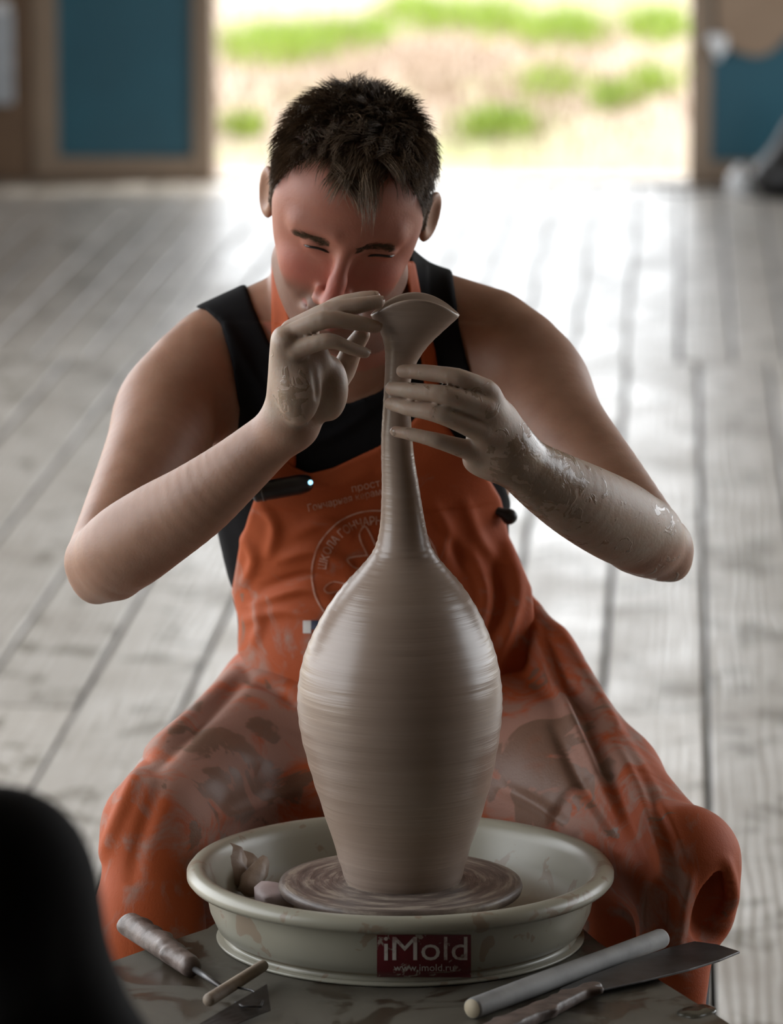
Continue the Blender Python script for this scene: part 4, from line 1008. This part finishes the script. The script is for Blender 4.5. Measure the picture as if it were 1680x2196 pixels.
# leave room for the pan and deck
K.D = smax(K.D, (.2125 - np.sqrt((X_ - CX) ** 2 + (Y_ - CY) ** 2)) + 0 * Z_ - np.maximum(0, Z_ - .556) * 3, .006)
Vk, Fk = largest(*K.mesh()); Vk = relax(Vk, Fk, 3, .5)
Vk = ridges(Vk, Fk, [([(1165, 1290), (1270, 1480), (1400, 1700), (1470, 1850)], .009, 15), ([(1150, 1330), (1230, 1500), (1310, 1680), (1400, 1880)], -.008, 17), ([(1150, 1340), (1200, 1480), (1260, 1610), (1330, 1760)], .010, 14), ([(1190, 1560), (1250, 1690), (1320, 1800)], -.007, 14),
    ([(1290, 1560), (1370, 1700), (1420, 1830), (1440, 1960)], .008, 15), ([(1330, 1580), (1410, 1730), (1460, 1860)], -.007, 13), ([(1250, 1700), (1330, 1840)], .006, 13), ([(1480, 1880), (1462, 1960), (1450, 2080)], .010, 13), ([(1430, 1890), (1420, 1990), (1420, 2080)], -.008, 13), ([(1400, 1900), (1390, 2000)], .007, 12),
    ([(1560, 1850), (1568, 1930), (1530, 1990)], .008, 12), ([(505, 1440), (430, 1520), (310, 1620)], .008, 14), ([(530, 1450), (420, 1560), (320, 1660)], -.006, 14), ([(300, 1640), (250, 1760), (215, 1850)], .006, 14), ([(350, 1660), (300, 1800), (280, 1900)], -.004, 18), ([(640, 1690), (560, 1720), (470, 1760)], .006, 14), ([(1080, 1690), (1160, 1730), (1240, 1790)], .006, 13),
    ([(540, 1455), (600, 1480), (640, 1510)], -.006, 12), ([(400, 1640), (480, 1700), (440, 1780)], .003, 20), ([(480, 1600), (560, 1640)], .003, 22)])
xk, yk = PROJ(Vk)
skirt = link('skirt', mesh_np('skirt', Vk, Fk), 'apron', apron)
fattr(skirt.data, 'mud', np.clip(.36 + .75 * np.exp(-((xk - 500) / 200) ** 2 - ((yk - 1640) / 170) ** 2) + .75 * np.exp(-((xk - 1160) / 130) ** 2 - ((yk - 1640) / 170) ** 2) + .15 * np.exp(-((xk - 1300) / 90) ** 2 - ((yk - 1560) / 130) ** 2), 0, 1))
# waist strap buckle at his side
bk = Vol((-.03, -.03, -.03), (.03, .03, .03), .002); bk.group([ell((0, 0, 0), (.010, .008, .011)), cone((-.016, 0, .008), (.004, 0, 0), .006, .007)], .004, 0); Vv, Ff = bk.mesh()
link('buckle', mesh_np('buckle', Vv * .8 + A(1092, 1108, 4.845), Ff), 'dark', apron)
# trousers and shoes (mostly hidden behind the wheel)
T = Vol((-.36, 4.30, -.0), (.40, 5.12, .66), .007)
T.group([cone(A(650, 1560, 4.94), kR, .060, .034), cone(kR, Vector((-.25, 4.62, .10)), .034, .040), cone(A(1000, 1570, 4.95), kL, .055, .030), cone(kL, Vector((.28, 4.60, .10)), .030, .040), ell(A(825, 1560, 4.98), (.14, .10, .08))], .02, 0)
X_, Y_, Z_ = T.ax(); T.D = np.maximum(T.D, .09 - Z_); Vv, Ff = T.mesh(); TRV = Vv; link('trousers', mesh_np('trousers', Vv, Ff), 'trouser', person)
for s, ax_, ay_ in ((-1, -.25, 4.62), (1, .28, 4.60)):
    S_ = Vol((ax_ - .09, ay_ - .22, -.005), (ax_ + .09, ay_ + .10, .16), .005); S_.group([cone((ax_, ay_ + .02, .045), (ax_ + s * .02, ay_ - .13, .035), .042, .036), cone((ax_, ay_, .05), (ax_, ay_, .11), .042, .045)], .02, 0)
    X_, Y_, Z_ = S_.ax(); S_.D = smax(S_.D, .002 - Z_, .006); Vv, Ff = S_.mesh(); link('shoe', mesh_np('shoe', Vv, Ff), 'shoe', person)

# small clip-on microphone
ma, mb = cast(bibbvh, 560, 1046, .009), cast(bibbvh, 672, 1028, .011)
ma = ma or W(560, 1046, 4.80); mb = mb or W(672, 1028, 4.80)
ma = Vector((ma.x, min(ma.y, mb.y) - .002, ma.z)); mb = Vector((mb.x, min(ma.y, mb.y) - .002, mb.z))
mic = empty('clip_microphone', ma); tag(mic, 'small black cylindrical clip-on microphone with a lit blue light on the apron bib', 'microphone')
dm = (mb - ma)
link('mic_body', tube([ma + dm * t for t in (0, .03, .06, .5, .78, .92, .98, 1.0)], [.006, .0095, .0105, .0105, .0105, .009, .0065, .003], 20), 'dark', mic)
link('band', tube([ma + dm * .16, ma + dm * .20], [.0108, .0108], 20), 'metal', mic)
bm = bmesh.new(); boxbm(bm, tuple(ma + dm * .45 + Vector((0, .008, -.002))), (.03, .008, .008), None, .002); bm_obj('clip', bm, 'dark', mic)
bm = bmesh.new(); bmesh.ops.create_uvsphere(bm, u_segments=16, v_segments=10, radius=.0025, matrix=Matrix.Translation(mb + Vector((-.002, -.0075, .001)))); bm_obj('light', bm, 'led', mic, True)

# ================================================================== tools and scraps
def zon(px, py, z): return ONZ(px, py, z)
# thick dowel lying across the deck edge
a, b_ = zon(1013, 2163, ZDECK + .0106), zon(1420, 2012, ZDECK + .0106)
d = (b_ - a); dw_ = empty('dowel', a); tag(dw_, 'thick pale grey wooden dowel lying on the wheel deck in front of the pan', 'dowel')
R_ = .0098
link('rod', tube([a, a + d * .01, a + d * .3, a + d * .7, a + d * .99, a + d], [R_ * .94, R_, R_ * 1.03, R_ * .98, R_, R_ * .93], 28, cap=True), 'dowel', dw_)
t = d.normalized(); link('cut_end', tube([a - t * .0004, a + t * .0006], [R_ * .9, R_ * .94], 28), 'dowelend', dw_)
# long knife smeared with clay
kn = empty('knife', zon(1250, 2130, ZDECK)); tag(kn, 'long clay-smeared knife with dark blade jutting past the wheel deck edge', 'knife')
zb = ZDECK + .006
def slab(name, px, z0, z1, mat, parent):
    bm = bmesh.new(); lo_ = [bm.verts.new(ONZ(*p, z1).xy.to_3d() + Vector((0, 0, z0))) for p in px]; up_ = [bm.verts.new(ONZ(*p, z1)) for p in px]; n = len(px)
    bm.faces.new(up_); bm.faces.new(list(reversed(lo_)))
    for i in range(n): bm.faces.new((lo_[i], lo_[(i + 1) % n], up_[(i + 1) % n], up_[i]))
    bmesh.ops.recalc_face_normals(bm, faces=bm.faces[:]); bmesh.ops.bevel(bm, geom=bm.edges[:], offset=.0006, segments=1, affect='EDGES')
    return bm_obj(name, bm, mat, parent)
slab('blade', [(1200, 2120), (1265, 2092), (1370, 2052), (1440, 2030), (1490, 2018), (1540, 2025), (1588, 2040), (1545, 2058), (1480, 2078), (1380, 2103), (1290, 2122), (1215, 2132)], zb - .001, zb + .0012, 'metal', kn)
vb = Vol(np.array(zon(960, 2250, zb)) - .03, np.array(zon(1300, 2090, zb)) + .03, .0022)
ha, hb = zon(1060, 2208, zb + .004), zon(1275, 2118, zb + .003)
prm = [cone(ha, lerp(np.array(ha), np.array(hb), .5), .012, .011), cone(lerp(np.array(ha), np.array(hb), .5), hb, .011, .006)]
for q in range(14):
    t_ = random.random(); c_ = lerp(np.array(ha), np.array(hb), t_) + np.array([random.gauss(0, .005), random.gauss(0, .006), random.uniform(0, .004)]); prm.append(ell(c_, (random.uniform(.005, .012), random.uniform(.004, .008), random.uniform(.003, .006))))
vb.group(prm, .006, 0); X_, Y_, Z_ = vb.ax(); vb.D = np.maximum(vb.D, ZDECK + .0006 - Z_); vb.D = np.maximum(vb.D, Z_ - (zb + .0085)); Vv, Ff = vb.mesh(); link('handle', mesh_np('handle', Vv, Ff), 'muddy', kn)
# ribbon tool with caked handle
rt = empty('trimming_tool', zon(350, 2035, ZDECK)); tag(rt, 'trimming tool with mud-caked thick handle and thin steel shank on the wheel deck', 'tool')
ha, hb = zon(282, 1985, ZDECK + .013), zon(408, 2072, ZDECK + .011)
prm = [cone(ha, hb, .0125, .0105)]
for q in range(16):
    t_ = random.random(); c_ = lerp(np.array(ha), np.array(hb), t_) + np.array([random.gauss(0, .005), random.gauss(0, .006), random.uniform(0, .006)]); prm.append(ell(c_, (random.uniform(.006, .011), random.uniform(.006, .011), random.uniform(.004, .008))))
vb = Vol(np.minimum(ha, hb) - .03, np.maximum(ha, hb) + .03, .0022); vb.group(prm, .005, 0); X_, Y_, Z_ = vb.ax(); vb.D = np.maximum(vb.D, ZDECK + .0006 - Z_); Vv, Ff = vb.mesh(); link('handle', mesh_np('handle', Vv, Ff), 'muddy', rt)
hc = zon(492, 2128, ZDECK + .006); link('shank', tube([hb, lerp(hb, hc, .5), hc], [.0032, .0028, .0024], 10), 'metal', rt)
# small stick
a, b_ = zon(446, 2146, ZDECK + .012), zon(566, 2070, ZDECK + .016); o = link('wooden_stick', tube([a, lerp(a, b_, .02), lerp(a, b_, .5), lerp(a, b_, .98), b_], [.0055, .0062, .0060, .0056, .005], 14), 'stick'); tag(o, 'short brown wooden stick resting across the steel shank on the wheel deck', 'stick')
# bent steel scraper
sc = empty('scraper', zon(520, 2160, ZDECK)); tag(sc, 'bent grey steel scraper plate lying on the wheel deck beside the short stick', 'scraper')
P0, P1, P2, P3 = zon(425, 2200, ZDECK + .002), zon(572, 2112, ZDECK + .022), zon(580, 2168, ZDECK + .004), zon(470, 2212, ZDECK + .001)
bm = bmesh.new(); q = [bm.verts.new(p) for p in (P0, P1, P2, P3)]; bm.faces.new(q); bmesh.ops.subdivide_edges(bm, edges=bm.edges[:], cuts=3, use_grid_fill=True); me_ = bpy.data.meshes.new('plate')
bmesh.ops.solidify(bm, geom=bm.faces[:], thickness=.0012); bm_obj('plate', bm, 'metal', sc)
link('wire', tube([zon(*p, ZDECK + .012) for p in ((510, 2118), (540, 2124), (566, 2140), (560, 2158), (520, 2158), (505, 2150))], .0012, 6), 'metal', sc)
# puddle
Vp, Fp = [], []; c = zon(1500, 2170, ZDECK)
vb = Vol(np.array(c) - np.array([.05, .06, .006]), np.array(c) + np.array([.05, .06, .01]), .0012)
vb.group([ell(np.array(zon(*p, ZDECK)), (rx_, ry_, .0022)) for p, rx_, ry_ in (((1475, 2172), .010, .012), ((1497, 2168), .012, .018), ((1515, 2166), .010, .014), ((1488, 2178), .008, .010), ((1468, 2176), .006, .006))], .004, 0)
X_, Y_, Z_ = vb.ax(); vb.D = np.maximum(vb.D, ZDECK - .0004 - Z_); Vv, Ff = vb.mesh(); o = link('water_puddle', mesh_np('water_puddle', Vv, Ff), 'water'); tag(o, 'small shiny water puddle on the corner of the wheel deck', 'puddle')
# scraps of clay in the pan: torn slabs leaning on the wall
def scrap(px, py, z, s, rotv, label, mat='lump', th=.006):
    bm = bmesh.new(); n = 9; ring = []
    for i in range(n):
        t = 2 * math.pi * i / n; r_ = 1 + random.uniform(-.22, .22); ring.append(((math.cos(t) * s[0] * r_), math.sin(t) * s[1] * r_))
    c = ONZ(px, py, z); M_ = Matrix.Translation(c) @ Matrix.Rotation(rotv[2], 4, 'Z') @ Matrix.Rotation(rotv[0], 4, 'X') @ Matrix.Rotation(rotv[1], 4, 'Y')
    up_ = [bm.verts.new(M_ @ Vector((x, y, th / 2 + random.uniform(-.001, .002)))) for x, y in ring]; lo_ = [bm.verts.new(M_ @ Vector((x * .95, y * .95, -th / 2))) for x, y in ring]
    cu, cl = bm.verts.new(M_ @ Vector((0, 0, th / 2 + .003))), bm.verts.new(M_ @ Vector((0, 0, -th / 2 + .003)))
    for i in range(n):
        j = (i + 1) % n; bm.faces.new((up_[i], up_[j], cu)); bm.faces.new((lo_[j], lo_[i], cl)); bm.faces.new((lo_[i], lo_[j], up_[j], up_[i]))
    bmesh.ops.recalc_face_normals(bm, faces=bm.faces[:]); bmesh.ops.subdivide_edges(bm, edges=bm.edges[:], cuts=1)
    for v in bm.verts: v.co += Vector((random.gauss(0, .0006), random.gauss(0, .0006), random.gauss(0, .0006)))
    o = bm_obj('clay_scrap', bm, mat, None, True); tag(o, label, 'clay', 'clay scraps in the pan'); return o
zf = zr - .055
scrap(498, 1852, zf + .034, (.019, .024), (1.05, .1, .5), 'upright torn clay slab leaning in the pan against its rim')
scrap(524, 1866, zf + .026, (.017, .021), (.9, .3, .1), 'middle clay scrap wedged between the torn slab and the shiny folded piece')
scrap(548, 1880, zf + .024, (.012, .025), (.5, .9, -.5), 'wet shiny folded clay strip in the pan', 'lump', .008)
scrap(536, 1848, zf + .014, (.019, .021), (.2, .1, .8), 'flat dark clay scrap behind the folded strip in the pan')
scrap(588, 1924, zf + .022, (.022, .020), (.15, .1, .2), 'smooth pale pinkish clay disc at the inner front of the pan', 'pinkclay', .014)

# ================================================================== stool under the potter
def stool(x, y, h, label):
    s = empty('stool', (x, y, 0)); tag(s, label, 'stool')
    Vv, Ff = lathe([(0, h - .03), (.145, h - .03), (.155, h - .022), (.155, h - .008), (.147, h), (0, h)], 48, x, y); link('seat', mesh_np('seat', Vv, Ff), 'stoolwood', s)
    for q in range(4):
        t = math.pi / 4 + q * math.pi / 2; link('leg', tube([(x + .10 * math.cos(t), y + .10 * math.sin(t), h - .025), (x + .15 * math.cos(t), y + .15 * math.sin(t), 0.0)], [.016, .014], 12), 'stoolwood', s)
    return s
def lowest(x, y, r, vs):
    return min(float(v[np.hypot(v[:, 0] - x, v[:, 1] - y) < r][:, 2].min()) for v in vs if (np.hypot(v[:, 0] - x, v[:, 1] - y) < r).any())
stx = W(825, 1540, 4.99).x; zs = lowest(stx, 5.02, .19, [BODYV, Vk, Vb, Vt, TRV]) - .001
stool(stx, 5.02, zs, 'round wooden stool under the potter')

# ================================================================== spectator in black, only a shoulder reaches into the picture
S0 = W(-10, 1900, 2.90); bx = S0.x - .19; by = 2.86; zsh = S0.z
vb = Vol((bx - .34, by - .30, .30), (bx + .44, by + .62, zsh + .10), .008)
jk = [ell((bx, by, zsh - .05), (.20, .115, .13)), ell((bx, by - .02, zsh - .27), (.165, .11, .22)), ell((bx, by - .02, zsh - .46), (.17, .13, .12)), cone((bx, by, zsh + .03), (S0.x, S0.y, zsh), .06, .055), cone((bx, by, zsh + .03), (bx - .19, by, zsh), .06, .055),
      cone(S0, W(190, 2350, 2.94), .056, .047), cone(W(190, 2350, 2.94), (bx + .14, by + .30, zsh - .34), .046, .034), cone((bx - .19, by, zsh), (bx - .25, by + .04, zsh - .28), .056, .047), cone((bx - .25, by + .04, zsh - .28), (bx - .12, by + .30, zsh - .34), .046, .034)]
sv = Vol((bx - .30, by - .25, zsh - .48), (bx + .30, by + .48, zsh + .42), .006)
sv.group([ell((bx, by - .02, zsh - .2), (.14, .09, .22)), cone((bx, by, zsh), (bx, by + .03, zsh + .14), .055, .052), ell((bx, by + .035, zsh + .235), (.075, .095, .10)), ell((bx, by + .07, zsh + .175), (.055, .06, .07)), cone((bx, by + .13, zsh + .22), (bx, by + .148, zsh + .19), .008, .012),
          ell((bx - .077, by + .02, zsh + .2), (.01, .02, .032)), ell((bx + .077, by + .02, zsh + .2), (.01, .02, .032))], .02, 0)
for s in (-1, 1):
    hx = bx + s * .13; sv.group([ell((hx, by + .345, zsh - .345), (.040, .048, .018))], .01, .01)
    for q in range(4): sv.group([cone((hx + (q - 1.5) * .019, by + .375, zsh - .345), (hx + (q - 1.5) * .018, by + .42 - .006 * abs(q - 1.5), zsh - .352), .0098, .0085)], .004, .004)
    sv.group([cone((hx - s * .03, by + .345, zsh - .345), (hx - s * .052, by + .39, zsh - .35), .012, .009)], .004, .006)
Vv, Ff = sv.mesh(); SPV = Vv; spec = link('person', mesh_np('person', relax(Vv, Ff, 2, .4), Ff), 'skin'); tag(spec, 'seated spectator in black jacket whose blurred dark shoulder shows before the wheel', 'person')
for n_ in ('flush', 'scalp', 'stubble', 'dryclay', 'wetclay', 'lip'): fattr(spec.data, n_, np.zeros(len(Vv)))
vb.group(jk, .04, 0); Vv, Ff = vb.mesh(); SJV = Vv; link('jacket', mesh_np('jacket', Vv, Ff), 'jersey', spec)
hv = Vol((bx - .12, by - .12, zsh + .12), (bx + .12, by + .16, zsh + .38), .006); hv.group([ell((bx, by + .018, zsh + .255), (.086, .098, .10)), ell((bx, by - .02, zsh + .21), (.078, .07, .085))], .02, 0); Vv, Ff = hv.mesh(); link('hair', mesh_np('hair', Vv, Ff), 'jersey', spec)
tv = Vol((bx - .30, by - .2, .0), (bx + .30, by + .62, .56), .008)
hz = zsh - .52
tv.group([cone((bx - .09, by, hz), (bx - .14, by + .42, hz + .01), .085, .062), cone((bx + .09, by, hz), (bx + .14, by + .42, hz + .01), .085, .062), cone((bx - .14, by + .42, hz), (bx - .15, by + .44, .08), .06, .045), cone((bx + .14, by + .42, hz), (bx + .15, by + .44, .08), .06, .045), ell((bx, by - .01, hz), (.17, .12, .09))], .03, 0)
X_, Y_, Z_ = tv.ax(); tv.D = np.maximum(tv.D, .07 - Z_); Vv, Ff = tv.mesh(); STV = Vv; link('trousers', mesh_np('trousers', Vv, Ff), 'trouser', spec)
for s in (-1, 1):
    fx, fy = bx + s * .15, by + .44; S_ = Vol((fx - .08, fy - .1, -.005), (fx + .08, fy + .24, .14), .006); S_.group([cone((fx, fy, .045), (fx, fy + .15, .035), .042, .036), cone((fx, fy, .05), (fx, fy, .10), .042, .045)], .02, 0)
    X_, Y_, Z_ = S_.ax(); S_.D = smax(S_.D, .002 - Z_, .006); Vv, Ff = S_.mesh(); link('shoe', mesh_np('shoe', Vv, Ff), 'shoe', spec)
stool(bx, by - .03, lowest(bx, by - .03, .19, [SPV, SJV, STV]) - .001, 'round wooden stool under the spectator in black')
